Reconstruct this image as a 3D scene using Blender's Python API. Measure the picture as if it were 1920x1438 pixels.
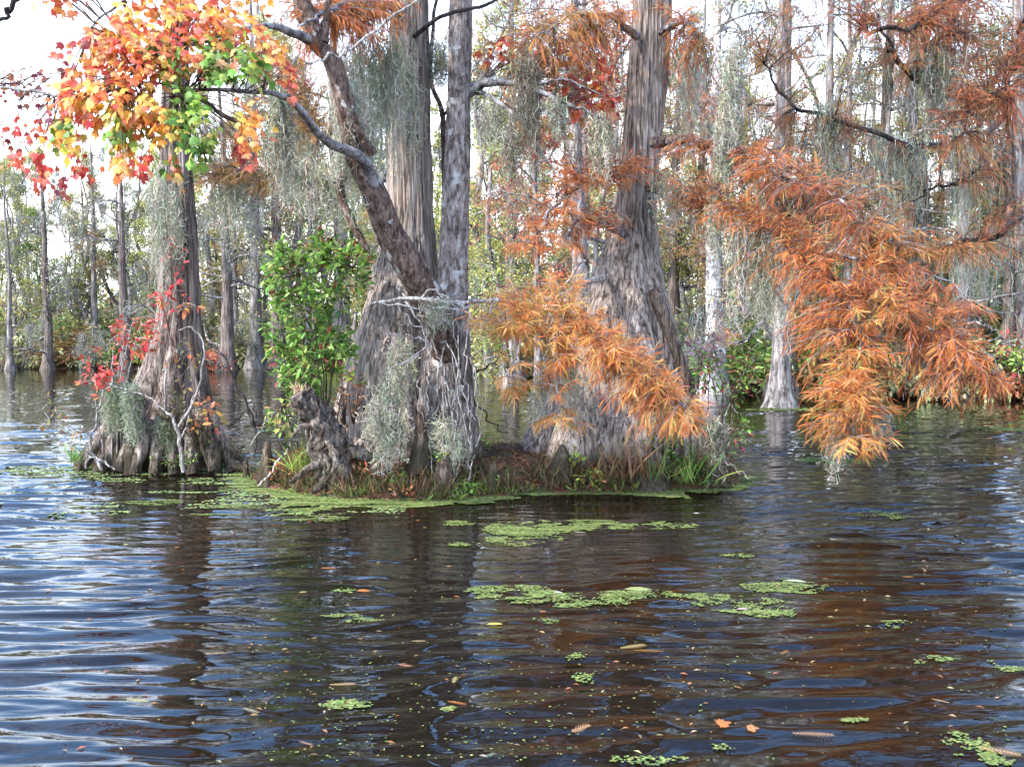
import bpy, math, random
import numpy as np
from math import radians as R, pi

# ------------------------------------------------------------------ clear
for o in list(bpy.data.objects): bpy.data.objects.remove(o)
sc = bpy.context.scene
col = sc.collection

# ------------------------------------------------------------------ camera
CAMH, FPX, CXP, CYPX, HOR = 1.5, 1850.0, 960.0, 719.0, 622.0
PITCH = math.atan((CYPX-HOR)/FPX)
cam = bpy.data.cameras.new("camera"); camo = bpy.data.objects.new("camera", cam); col.objects.link(camo)
camo.location = (0, 0, CAMH); camo.rotation_euler = (pi/2-PITCH, 0, 0)
cam.sensor_width = 36; cam.lens = 36*FPX/1920; cam.clip_end = 1500; cam.clip_start = 0.05
sc.camera = camo

# ------------------------------------------------------------------ world + sun
SUN_DIR = np.array([-0.62, -0.42, 0.70]); SUN_DIR /= np.linalg.norm(SUN_DIR)   # towards the sun
SUN_EL = math.asin(SUN_DIR[2]); SUN_AZ = math.atan2(SUN_DIR[0], SUN_DIR[1])
w = bpy.data.worlds.new("World"); sc.world = w; w.use_nodes = True
nt = w.node_tree; nt.nodes.clear()
wo = nt.nodes.new('ShaderNodeOutputWorld'); bg = nt.nodes.new('ShaderNodeBackground')
sky = nt.nodes.new('ShaderNodeTexSky'); sky.sky_type = 'NISHITA'; sky.sun_disc = False
sky.sun_elevation = SUN_EL; sky.sun_rotation = SUN_AZ; sky.dust_density = .7; sky.ozone_density = 3.0
tc = nt.nodes.new('ShaderNodeTexCoord'); mp = nt.nodes.new('ShaderNodeMapping')
mp.inputs['Scale'].default_value = (1.0, 1.0, 3.0)
nz = nt.nodes.new('ShaderNodeTexNoise'); nz.inputs['Scale'].default_value = 2.6; nz.inputs['Detail'].default_value = 6; nz.inputs['Roughness'].default_value = .6
rp = nt.nodes.new('ShaderNodeValToRGB'); rp.color_ramp.elements[0].position = .50; rp.color_ramp.elements[1].position = .78
mx = nt.nodes.new('ShaderNodeMix'); mx.data_type = 'RGBA'
mx.inputs[7].default_value = (9.5, 9.8, 10.5, 1)
ml = nt.nodes.new('ShaderNodeMath'); ml.operation = 'MULTIPLY'; ml.inputs[1].default_value = .42
nt.links.new(tc.outputs['Generated'], mp.inputs[0]); nt.links.new(mp.outputs[0], nz.inputs['Vector'])
nt.links.new(nz.outputs[0], rp.inputs[0]); nt.links.new(rp.outputs[0], ml.inputs[0]); nt.links.new(ml.outputs[0], mx.inputs[0])
sx0 = nt.nodes.new('ShaderNodeSeparateXYZ'); nt.links.new(tc.outputs['Generated'], sx0.inputs[0])
hz = nt.nodes.new('ShaderNodeMapRange'); hz.interpolation_type = 'SMOOTHSTEP'; hz.inputs[1].default_value = .10; hz.inputs[2].default_value = .47; hz.inputs[3].default_value = .95; hz.inputs[4].default_value = 0
nt.links.new(sx0.outputs[2], hz.inputs[0]); mh = nt.nodes.new('ShaderNodeMix'); mh.data_type = 'RGBA'; mh.inputs[7].default_value = (7.6, 8.0, 8.6, 1)
hsw = nt.nodes.new('ShaderNodeHueSaturation'); hsw.inputs['Saturation'].default_value = 1.15; hsw.inputs['Value'].default_value = 1.5; nt.links.new(sky.outputs[0], hsw.inputs['Color']); nt.links.new(hsw.outputs[0], mx.inputs[6]); nt.links.new(mx.outputs[2], mh.inputs[6]); nt.links.new(hz.outputs[0], mh.inputs[0]); nt.links.new(mh.outputs[2], bg.inputs[0]); nt.links.new(bg.outputs[0], wo.inputs[0])
bg.inputs[1].default_value = 0.15
sl = bpy.data.lights.new("sun", 'SUN'); sl.energy = 2.3; sl.angle = R(3.0); sl.color = (1, .95, .87)
so = bpy.data.objects.new("sun", sl); col.objects.link(so)
from mathutils import Vector
so.rotation_euler = Vector(tuple(SUN_DIR)).to_track_quat('Z', 'Y').to_euler(); so.location = (-20, -10, 30)
sc.view_settings.view_transform = 'Standard'; sc.view_settings.look = 'None'
sc.view_settings.exposure = 2.05; sc.view_settings.gamma = 1
try:
    sc.cycles.max_bounces = 6; sc.cycles.diffuse_bounces = 3; sc.cycles.glossy_bounces = 3; sc.cycles.transmission_bounces = 3
except Exception: pass

# ------------------------------------------------------------------ pixel -> world (photo pixels 1920x1438), at real distance Y
cp, sp_ = math.cos(PITCH), math.sin(PITCH)
def P(px, py, Y):
    x = (px-CXP)/FPX; u = (CYPX-py)/FPX
    d = np.array([x, cp+u*sp_, -sp_+u*cp]); t = Y/d[1]
    return np.array([d[0]*t, Y, CAMH+d[2]*t])
def G(px, py, z=0.0):
    x = (px-CXP)/FPX; u = (CYPX-py)/FPX
    d = np.array([x, cp+u*sp_, -sp_+u*cp]); t = (z-CAMH)/d[2]
    return np.array([d[0]*t, d[1]*t, z])

# ------------------------------------------------------------------ noise
def _h(i, j, s):
    n = (i.astype(np.int64)*374761393 + j.astype(np.int64)*668265263 + s*974711) & 0x7fffffff
    n = ((n ^ (n >> 13))*1274126177) & 0x7fffffff
    return ((n ^ (n >> 16)) & 0xffff)/65535.0
def vn(x, y, s=0):
    x = np.asarray(x, float); y = np.asarray(y, float); x, y = np.broadcast_arrays(x, y)
    i = np.floor(x); j = np.floor(y); fx = x-i; fy = y-j
    fx = fx*fx*(3-2*fx); fy = fy*fy*(3-2*fy)
    a = _h(i, j, s); b = _h(i+1, j, s); c = _h(i, j+1, s); d = _h(i+1, j+1, s)
    return (a*(1-fx)+b*fx)*(1-fy)+(c*(1-fx)+d*fx)*fy
def fbm(x, y, s=0, o=4):
    t = 0; a = .5; n = 0
    for k in range(o):
        t = t+a*vn(np.asarray(x)*2**k, np.asarray(y)*2**k, s+k*17); n += a; a *= .5
    return t/n

# ------------------------------------------------------------------ mesh builder
def nrm(v): return v/np.maximum(np.linalg.norm(v, axis=-1, keepdims=True), 1e-9)
class MB:
    def __init__(s): s.v = []; s.c = []; s.f = []; s.n = 0
    def add(s, v, f, c=(1, 1, 1)):
        v = np.asarray(v, np.float32).reshape(-1, 3); f = np.asarray(f, np.int64)
        c = np.asarray(c, np.float32)
        if c.ndim == 1: c = np.broadcast_to(c, (len(v), 3))
        s.v.append(v); s.c.append(c); s.f.append(f+s.n); s.n += len(v)
    def build(s, name, mat, parent=None, base=None, smooth=False):
        if base is None:
            base = np.zeros(3); q = parent
            while q is not None: base = base+np.array(q.location); q = q.parent
        v = np.concatenate(s.v)-np.asarray(base, np.float32); c = np.concatenate(s.c)
        me = bpy.data.meshes.new(name); me.vertices.add(len(v)); me.vertices.foreach_set('co', v.astype(np.float32).ravel())
        lt = np.concatenate([np.full(len(f), f.shape[1]) for f in s.f]); li = np.concatenate([f.ravel() for f in s.f])
        ls = np.concatenate([[0], np.cumsum(lt)[:-1]])
        me.loops.add(len(li)); me.loops.foreach_set('vertex_index', li.astype(np.int32))
        me.polygons.add(len(lt)); me.polygons.foreach_set('loop_start', ls.astype(np.int32)); me.polygons.foreach_set('loop_total', lt.astype(np.int32))
        if smooth: me.polygons.foreach_set('use_smooth', np.ones(len(lt), bool))
        at = me.color_attributes.new('Col', 'FLOAT_COLOR', 'POINT')
        at.data.foreach_set('color', np.concatenate([c, np.ones((len(c), 1), np.float32)], 1).ravel())
        me.update(); me.validate()
        me.materials.append(mat)
        o = bpy.data.objects.new(name, me); col.objects.link(o)
        if parent is not None: o.parent = parent
        else: o.location = tuple(float(q) for q in base)
        return o
def thing(name, label, cat, loc, group=None):
    o = bpy.data.objects.new(name, None); col.objects.link(o); o.location = tuple(float(q) for q in loc); o.empty_display_size = .2
    return tag(o, label, cat, group)
def tag(o, label, cat, group=None, kind=None):
    if label: o['label'] = label
    if cat: o['category'] = cat
    if group: o['group'] = group
    if kind: o['kind'] = kind
    return o

def tube(mb, path, rad, k=7, colr=(1, 1, 1), rough=0., rng=None, cap=True):
    p = np.asarray(path, float); n = len(p); rad = np.broadcast_to(np.asarray(rad, float), (n,)).copy()
    t = nrm(np.gradient(p, axis=0)); ref = np.array([0, 0, 1.]) if abs(t[0, 2]) < .8 else np.array([1., 0, 0])
    a = nrm(np.cross(t[0], ref)); A = [a]
    for i in range(1, n):
        a = a-t[i]*np.dot(a, t[i]); a = a/max(np.linalg.norm(a), 1e-9); A.append(a)
    A = np.array(A); B = np.cross(t, A); th = np.linspace(0, 2*pi, k, endpoint=False)
    rr = rad[:, None]*np.ones(k)
    if rough and rng is not None: rr = rr*(1+rough*(rng.random((n, k))-.5)*2)
    V = p[:, None]+rr[..., None]*(np.cos(th)[None, :, None]*A[:, None]+np.sin(th)[None, :, None]*B[:, None])
    i, j = np.meshgrid(np.arange(n-1), np.arange(k), indexing='ij'); j2 = (j+1) % k
    F = np.stack([i*k+j, i*k+j2, (i+1)*k+j2, (i+1)*k+j], -1).reshape(-1, 4)
    mb.add(V.reshape(-1, 3), F, colr)
    if cap:
        mb.add(V[-1], [[q, q+1, k-1] for q in range(k-2)], colr) if k > 2 else None

def spline(pts, n=24):
    p = np.asarray(pts, float); m = len(p)
    if m < 3: return p[0]+(p[-1]-p[0])*np.linspace(0, 1, n)[:, None]
    q = np.concatenate([[2*p[0]-p[1]], p, [2*p[-1]-p[-2]]])
    t = np.linspace(0, m-1-1e-6, n); i = t.astype(int); f = (t-i)[:, None]
    a, b, c, d = q[i], q[i+1], q[i+2], q[i+3]
    return .5*((2*b)+(-a+c)*f+(2*a-5*b+4*c-d)*f**2+(-a+3*b-3*c+d)*f**3)
def lerpr(rs, n): return np.interp(np.linspace(0, 1, n), np.linspace(0, 1, len(rs)), rs)
def wob(p, amp, rng, fr=3.):
    n = len(p); t = np.linspace(0, 1, n); o = np.zeros((n, 3))
    for k in range(1, 5):
        o += np.sin(t[:, None]*fr*k*2*pi+rng.random(3)*7)*amp/k*rng.standard_normal(3)*.6
    return p+o*np.minimum(1, t*4)[:, None]

# --- scatter a template: verts (m,3), faces; frames from x-axis dirs and rolls
def frames(d, roll, up=(0, 0, 1.)):
    d = nrm(d); u = np.broadcast_to(np.asarray(up, float), d.shape)
    y = np.cross(u, d); bad = np.linalg.norm(y, axis=1) < 1e-3; y[bad] = [0, 1, 0]; y = nrm(y); z = np.cross(d, y)
    c = np.cos(roll)[:, None]; s = np.sin(roll)[:, None]
    return np.stack([d, y*c+z*s, -y*s+z*c], 1)       # rows = local axes
def scatter(mb, tv, tf, pos, fr, scale, cols):
    n, m = len(pos), len(tv)
    if n == 0: return
    scale = np.asarray(scale, float); scale = scale[:, None] if scale.ndim == 1 else scale
    V = pos[:, None]+np.einsum('mk,nkj->nmj', tv, fr)*scale[:, None, :] if scale.shape[1] == 1 else pos[:, None]+np.einsum('nmk,nkj->nmj', tv[None]*scale[:, None], fr)
    F = (np.arange(n)[:, None, None]*m+np.asarray(tf)[None]).reshape(-1, np.asarray(tf).shape[1])
    mb.add(V.reshape(-1, 3), F, np.repeat(cols, m, axis=0))

# templates (x = along the leaf, length 1)
def T_oval(w=.42, fold=.12, droop=.18):
    xs = [0, .25, .55, .82, 1.0]; ws = [0, .8, 1, .6, 0]; v = []; 
    for x, q in zip(xs, ws):
        z = -droop*x*x
        v += [(x, -q*w/2, z+fold*q*.5), (x, 0, z), (x, q*w/2, z+fold*q*.5)]
    f = []
    for i in range(4):
        a = i*3; b = a+3; f += [[a, a+1, b+1, b], [a+1, a+2, b+2, b+1]]
    return np.array(v), np.array(f)
def T_small(w=.6):
    return np.array([(0, 0, 0), (.5, -w/2, .1), (1, 0, -.05), (.5, w/2, .1)], float), np.array([[0, 1, 2, 3]])
def T_maple():
    half = [(0, 0), (.06, .17), (.0, .36), (.17, .30), (.24, .50), (.33, .34), (.42, .60), (.52, .40), (.70, .42), (.62, .27), (.66, .13), (.84, .14), (1.0, 0)]
    pts = half+[(x, -y) for x, y in reversed(half[1:-1])]
    v = [(.30, 0, .03)]+[(x, y*.95, -.22*abs(y)-.18*x*x) for x, y in pts]
    n = len(pts); f = [[0, 1+i, 1+(i+1) % n] for i in range(n)]
    v += [(-.02, .006, 0), (-.4, .012, .14), (-.4, -.012, .14), (-.02, -.006, 0)]; b = n+1
    f += [[b, b+1, b+2], [b, b+2, b+3]]
    return np.array(v, float), np.array(f)
def T_cyp(n=10, ln=.125, wd=.036, droop=.24):
    v = []; f = []
    for i in range(n):
        x = .08+.86*i/(n-1); l = ln*(.45+.8*math.sin(pi*(.12+.8*i/(n-1))))
        for s in (-1, 1):
            b = len(v); z = -droop*x*x
            v += [(x-wd/2, 0, z), (x+wd/2, 0, -droop*(x+wd/2)**2), (x+l*.75, s*l*.85, -droop*(x+l*.6)**2-.03)]
            f.append([b, b+1, b+2])
    b = len(v); v += [(0, 0, 0), (.5, .012, -droop*.25), (1, 0, -droop), ]; f.append([b, b+1, b+2])
    return np.array(v, float), np.array(f)
OVAL = T_oval(); OVALN = T_oval(.3, .1, .3); SMALL = T_small(); MAPLE = T_maple(); CYP = T_cyp(); CYPL = T_cyp(5, .26, .12, .25)
GRASS = T_oval(.06, .02, .6)

def pick(rng, pal, n, jit=.18):
    pal = np.asarray(pal, float); c = pal[rng.integers(0, len(pal), n)]
    return np.clip(c*(1+jit*rng.standard_normal((n, 1)))*(1+.10*rng.standard_normal((n, 3))), .004, .9)

# ------------------------------------------------------------------ materials
def mat(name): 
    m = bpy.data.materials.new(name); m.use_nodes = True; m.node_tree.nodes.clear(); return m, m.node_tree.nodes, m.node_tree.links
def leaf_mat(name, trans=.35, rough=.5, gloss=True):
    m, N, L = mat(name); out = N.new('ShaderNodeOutputMaterial'); at = N.new('ShaderNodeAttribute'); at.attribute_name = 'Col'
    b = N.new('ShaderNodeBsdfPrincipled'); b.inputs['Roughness'].default_value = rough
    b.inputs['Specular IOR Level'].default_value = .35 if gloss else .1
    t = N.new('ShaderNodeBsdfTranslucent'); x = N.new('ShaderNodeMixShader'); x.inputs[0].default_value = trans
    nz = N.new('ShaderNodeTexNoise'); nz.inputs['Scale'].default_value = 60; tcn = N.new('ShaderNodeTexCoord')
    hs = N.new('ShaderNodeHueSaturation'); mr = N.new('ShaderNodeMapRange'); mr.inputs[3].default_value = .75; mr.inputs[4].default_value = 1.3
    L.new(tcn.outputs['Object'], nz.inputs['Vector']); L.new(nz.outputs[0], mr.inputs[0]); L.new(mr.outputs[0], hs.inputs['Value']); L.new(at.outputs[0], hs.inputs['Color'])
    L.new(hs.outputs[0], b.inputs['Base Color']); L.new(hs.outputs[0], t.inputs[0]); L.new(b.outputs[0], x.inputs[1]); L.new(t.outputs[0], x.inputs[2]); L.new(x.outputs[0], out.inputs[0])
    return m
M_leaf = leaf_mat('leaf', .40); M_moss = leaf_mat('spanish_moss', .25, .9, False); M_cyp = leaf_mat('cypress_needles', .40, .6)
def bark_mat(name, dark, mid, light, sx=16., sz=1.1, green=.0, plates=False, bump=.6, spots=0.):
    m, N, L = mat(name); out = N.new('ShaderNodeOutputMaterial'); b = N.new('ShaderNodeBsdfPrincipled'); b.inputs['Roughness'].default_value = .9
    b.inputs['Specular IOR Level'].default_value = .15
    tc = N.new('ShaderNodeTexCoord'); d = N.new('ShaderNodeTexNoise'); d.inputs['Scale'].default_value = 2.2; d.inputs['Detail'].default_value = 3
    sub = N.new('ShaderNodeVectorMath'); sub.operation = 'MULTIPLY_ADD'; sub.inputs[1].default_value = (.06, .06, .25)
    L.new(tc.outputs['Object'], d.inputs['Vector']); L.new(d.outputs['Color'], sub.inputs[0]); L.new(tc.outputs['Object'], sub.inputs[2])
    mp = N.new('ShaderNodeMapping'); mp.inputs['Scale'].default_value = (sx, sx, sz); L.new(sub.outputs[0], mp.inputs[0])
    n1 = N.new('ShaderNodeTexNoise'); n1.inputs['Scale'].default_value = 1.6; n1.inputs['Detail'].default_value = 7; n1.inputs['Roughness'].default_value = .62; L.new(mp.outputs[0], n1.inputs['Vector'])
    cr = N.new('ShaderNodeValToRGB'); e = cr.color_ramp.elements; e[0].position = .36; e[0].color = (*dark, 1); e[1].position = .68; e[1].color = (*light, 1)
    q = cr.color_ramp.elements.new(.49); q.color = (*mid, 1); L.new(n1.outputs[0], cr.inputs[0])
    n2 = N.new('ShaderNodeTexNoise'); n2.inputs['Scale'].default_value = 1.7; n2.inputs['Detail'].default_value = 5; L.new(tc.outputs['Object'], n2.inputs['Vector'])
    r2 = N.new('ShaderNodeMapRange'); r2.inputs[1].default_value = .3; r2.inputs[2].default_value = .7; r2.inputs[3].default_value = .68; r2.inputs[4].default_value = 1.25; L.new(n2.outputs[0], r2.inputs[0])
    hs = N.new('ShaderNodeHueSaturation'); L.new(cr.outputs[0], hs.inputs['Color']); L.new(r2.outputs[0], hs.inputs['Value'])
    mp3 = N.new('ShaderNodeMapping'); mp3.inputs['Scale'].default_value = (sx*1.5, sx*1.5, sz*1.3); L.new(sub.outputs[0], mp3.inputs[0])
    n3 = N.new('ShaderNodeTexNoise'); n3.inputs['Scale'].default_value = 1.0; n3.inputs['Detail'].default_value = 2; n3.inputs['Roughness'].default_value = .5; L.new(mp3.outputs[0], n3.inputs['Vector'])
    s3 = N.new('ShaderNodeMath'); s3.operation = 'SUBTRACT'; s3.inputs[1].default_value = .5; L.new(n3.outputs[0], s3.inputs[0]); a3 = N.new('ShaderNodeMath'); a3.operation = 'ABSOLUTE'; L.new(s3.outputs[0], a3.inputs[0])
    m3 = N.new('ShaderNodeMapRange'); m3.inputs[1].default_value = 0; m3.inputs[2].default_value = .045; m3.inputs[3].default_value = .48; m3.inputs[4].default_value = 1.06; L.new(a3.outputs[0], m3.inputs[0])
    h3 = N.new('ShaderNodeHueSaturation'); L.new(hs.outputs[0], h3.inputs['Color']); L.new(m3.outputs[0], h3.inputs['Value']); hs = h3
    last = hs.outputs[0]
    if spots:
        ns = N.new('ShaderNodeTexNoise'); ns.inputs['Scale'].default_value = 9; ns.inputs['Detail'].default_value = 4; L.new(tc.outputs['Object'], ns.inputs['Vector'])
        rs = N.new('ShaderNodeValToRGB'); rs.color_ramp.elements[0].position = .60; rs.color_ramp.elements[1].position = .66; L.new(ns.outputs[0], rs.inputs[0])
        mm = N.new('ShaderNodeMix'); mm.data_type = 'RGBA'; mu = N.new('ShaderNodeMath'); mu.operation = 'MULTIPLY'; mu.inputs[1].default_value = spots
        L.new(rs.outputs[0], mu.inputs[0]); L.new(mu.outputs[0], mm.inputs[0]); L.new(last, mm.inputs[6]); mm.inputs[7].default_value = (.42, .42, .39, 1); last = mm.outputs[2]
    if green:
        ng = N.new('ShaderNodeTexNoise'); ng.inputs['Scale'].default_value = 4.5; ng.inputs['Detail'].default_value = 6; L.new(tc.outputs['Object'], ng.inputs['Vector'])
        sx_ = N.new('ShaderNodeSeparateXYZ'); L.new(tc.outputs['Object'], sx_.inputs[0])
        mr = N.new('ShaderNodeMapRange'); mr.inputs[1].default_value = .0; mr.inputs[2].default_value = .75; mr.inputs[3].default_value = .30; mr.inputs[4].default_value = -.25; L.new(sx_.outputs[2], mr.inputs[0])
        ad = N.new('ShaderNodeMath'); L.new(ng.outputs[0], ad.inputs[0]); L.new(mr.outputs[0], ad.inputs[1])
        rg = N.new('ShaderNodeValToRGB'); rg.color_ramp.elements[0].position = .56; rg.color_ramp.elements[1].position = .72; L.new(ad.outputs[0], rg.inputs[0])
        mm = N.new('ShaderNodeMix'); mm.data_type = 'RGBA'; mu = N.new('ShaderNodeMath'); mu.operation = 'MULTIPLY'; mu.inputs[1].default_value = green
        L.new(rg.outputs[0], mu.inputs[0]); L.new(mu.outputs[0], mm.inputs[0]); L.new(last, mm.inputs[6]); mm.inputs[7].default_value = (.055, .06, .022, 1); last = mm.outputs[2]
    if green:      # wet, muddy flood line at the foot
        nw = N.new('ShaderNodeTexNoise'); nw.inputs['Scale'].default_value = 7; L.new(tc.outputs['Object'], nw.inputs['Vector']); zw = N.new('ShaderNodeMath'); zw.operation = 'MULTIPLY_ADD'; zw.inputs[1].default_value = -.22; L.new(nw.outputs[0], zw.inputs[0]); L.new(sx_.outputs[2], zw.inputs[2])
        mw = N.new('ShaderNodeMapRange'); mw.inputs[1].default_value = -.02; mw.inputs[2].default_value = .10; mw.inputs[3].default_value = .8; mw.inputs[4].default_value = 0; L.new(zw.outputs[0], mw.inputs[0])
        mm = N.new('ShaderNodeMix'); mm.data_type = 'RGBA'; L.new(mw.outputs[0], mm.inputs[0]); L.new(last, mm.inputs[6]); mm.inputs[7].default_value = (.035, .026, .018, 1); last = mm.outputs[2]
    L.new(last, b.inputs['Base Color'])
    bp = N.new('ShaderNodeBump'); bp.inputs['Strength'].default_value = bump; bp.inputs['Distance'].default_value = .03
    ah = N.new('ShaderNodeMath'); ah.operation = 'MULTIPLY_ADD'; ah.inputs[1].default_value = .6; L.new(m3.outputs[0], ah.inputs[0]); L.new(n1.outputs[0], ah.inputs[2]); L.new(ah.outputs[0], bp.inputs['Height']); L.new(bp.outputs[0], b.inputs['Normal']); L.new(b.outputs[0], out.inputs[0])
    return m
M_bark = bark_mat('cypress_bark', (.06, .042, .031), (.25, .197, .162), (.45, .385, .33), 19, 1.0, .4, bump=.8)
M_bark_r = bark_mat('cypress_bark_brown', (.04, .028, .022), (.155, .118, .098), (.34, .285, .25), 15, .8, .45, bump=.8)
M_scaly = bark_mat('scaly_bark', (.07, .05, .042), (.20, .16, .14), (.38, .34, .32), 14, 5, .5, spots=.75)
M_maplebark = bark_mat('maple_bark', (.035, .022, .018), (.105, .068, .052), (.19, .14, .115), 14, 6, .3, spots=.7)
M_limb = bark_mat('grey_limb_bark', (.05, .043, .043), (.17, .155, .15), (.36, .35, .35), 6, 6, 0, spots=.4)
M_dead = bark_mat('weathered_dead_wood', (.10, .085, .075), (.28, .25, .225), (.50, .46, .43), 20, 2, 0)
M_dark = bark_mat('dark_twig', (.014, .010, .010), (.035, .027, .026), (.07, .06, .055), 12, 6, 0)
M_bgbark = bark_mat('distant_bark', (.06, .05, .045), (.18, .155, .14), (.36, .33, .31), 5, .8, .4, spots=.3)
M_white = bark_mat('white_peeling_bark', (.16, .11, .09), (.62, .58, .56), (.85, .82, .81), 6, 5, 0)
M_knee = bark_mat('cypress_knee_bark', (.035, .024, .018), (.125, .088, .065), (.26, .20, .155), 20, 2, .6)

def ground_mat():
    m, N, L = mat('leaf_litter_soil'); out = N.new('ShaderNodeOutputMaterial'); b = N.new('ShaderNodeBsdfPrincipled'); b.inputs['Roughness'].default_value = .95
    tc = N.new('ShaderNodeTexCoord'); n = N.new('ShaderNodeTexNoise'); n.inputs['Scale'].default_value = 38; n.inputs['Detail'].default_value = 8
    n2 = N.new('ShaderNodeTexNoise'); n2.inputs['Scale'].default_value = 2.2; n2.inputs['Detail'].default_value = 4
    L.new(tc.outputs['Object'], n.inputs[0]); L.new(tc.outputs['Object'], n2.inputs[0])
    c = N.new('ShaderNodeValToRGB'); c.color_ramp.elements[0].position = .35; c.color_ramp.elements[0].color = (.018, .012, .008, 1); c.color_ramp.elements[1].position = .7; c.color_ramp.elements[1].color = (.16, .055, .022, 1)
    c2 = N.new('ShaderNodeValToRGB'); c2.color_ramp.elements[0].position = .35; c2.color_ramp.elements[0].color = (.02, .024, .008, 1); c2.color_ramp.elements[1].position = .7; c2.color_ramp.elements[1].color = (.07, .085, .022, 1)
    L.new(n.outputs[0], c.inputs[0]); L.new(n.outputs[0], c2.inputs[0])
    r = N.new('ShaderNodeMapRange'); r.inputs[1].default_value = .52; r.inputs[2].default_value = .66; L.new(n2.outputs[0], r.inputs[0])
    mm = N.new('ShaderNodeMix'); mm.data_type = 'RGBA'; L.new(r.outputs[0], mm.inputs[0]); L.new(c.outputs[0], mm.inputs[6]); L.new(c2.outputs[0], mm.inputs[7]); L.new(mm.outputs[2], b.inputs['Base Color'])
    bp = N.new('ShaderNodeBump'); bp.inputs['Distance'].default_value = .03; L.new(n.outputs[0], bp.inputs['Height']); L.new(bp.outputs[0], b.inputs['Normal']); L.new(b.outputs[0], out.inputs[0])
    return m
M_ground = ground_mat()
def water_mat():
    m, N, L = mat('swamp_water'); out = N.new('ShaderNodeOutputMaterial'); b = N.new('ShaderNodeBsdfPrincipled')
    b.inputs['Base Color'].default_value = (.006, .004, .002, 1); b.inputs['Roughness'].default_value = .02; b.inputs['IOR'].default_value = 1.36
    tc = N.new('ShaderNodeTexCoord'); mp = N.new('ShaderNodeMapping'); mp.inputs['Scale'].default_value = (5, 17, 1); L.new(tc.outputs['Object'], mp.inputs[0])
    n = N.new('ShaderNodeTexNoise'); n.inputs['Scale'].default_value = 1; n.inputs['Detail'].default_value = 2.5; n.inputs['Distortion'].default_value = .6; L.new(mp.outputs[0], n.inputs['Vector'])
    bp = N.new('ShaderNodeBump'); bp.inputs['Strength'].default_value = .30; bp.inputs['Distance'].default_value = .008; L.new(n.outputs[0], bp.inputs['Height']); L.new(bp.outputs[0], b.inputs['Normal'])
    L.new(b.outputs[0], out.inputs[0]); return m
M_water = water_mat()

# ------------------------------------------------------------------ water surface with real ripples
wr = np.random.default_rng(5)
WAVES = []
for k in range(64):
    lam = .085*(5.0**wr.random()); an = pi/2+.05+wr.standard_normal()*.17
    WAVES.append((2*pi/lam, math.cos(an), math.sin(an), wr.random()*6.28, lam**.75))
wnorm = math.sqrt(sum(q[4]**2 for q in WAVES)/2)
SWIRL = [(G(x, y), r_, a_) for x, y, r_, a_ in [(1140, 1395, .28, .9), (1330, 1340, .35, 1.0), (1400, 1230, .3, .8), (430, 1380, .28, .9), (100, 1370, .3, .7), (690, 1240, .25, .7), (1560, 1420, .3, .9), (900, 1370, .25, .8), (1700, 1270, .4, .7), (560, 1330, .3, .8)]]
def wave(x, y):
    x = np.asarray(x, float); y = np.asarray(y, float)
    wx = x+.22*(fbm(x*1.1, y*1.6, 3, 2)-.5)*2; wy = y+.16*(fbm(x*.9+7, y*1.4, 9, 2)-.5)*2
    h = np.zeros_like(x)
    for k, cx, cy, ph, a in WAVES: h += a*np.sin(k*(wx*cx+wy*cy)+ph)
    h /= wnorm
    amp = .0068*(.35+1.2*fbm(x*.35+3, y*.5, 21, 2))
    lee = np.exp(-((x+.1)/2.4)**2)*np.exp(-((y-7.0)/3.0)**2); amp = amp*(1-.70*lee)*(1+.35*np.clip((np.abs(x-.3)-1.2)/2, 0, 1))*np.clip(1.15-y/42, .35, 1)
    z = h*amp
    for c, r_, a_ in SWIRL:
        d = np.hypot(x-c[0], (y-c[1])*1.5); z = z+a_*.0030*np.cos(d*30)*np.exp(-(d/r_)**2)
    return z
def build_water():
    ys = [1.2]
    while ys[-1] < 48: ys.append(ys[-1]+max(.016, .0052*ys[-1]))
    ys = np.array([-300, -40, -5, -1]+ys+[70, 120, 400], float); u = np.linspace(-1, 1, 460)
    us = np.concatenate([[-1], u, [1]])
    X = (2.4+.72*np.clip(ys, 0, 60))[:, None]*us[None]; X[:, 0] = -400; X[:, -1] = 400; Y = np.repeat(ys[:, None], len(us), 1)
    Z = wave(X, Y); Z[:4] = 0; Z[-3:] = 0; Z[:, 0] = 0; Z[:, -1] = 0
    n, k = X.shape; i, j = np.meshgrid(np.arange(n-1), np.arange(k-1), indexing='ij')
    F = np.stack([i*k+j, i*k+j+1, (i+1)*k+j+1, (i+1)*k+j], -1).reshape(-1, 4)
    mb = MB(); mb.add(np.stack([X, Y, Z], -1).reshape(-1, 3), F); o = mb.build('water', M_water, smooth=True); o['kind'] = 'structure'
build_water()

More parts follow.
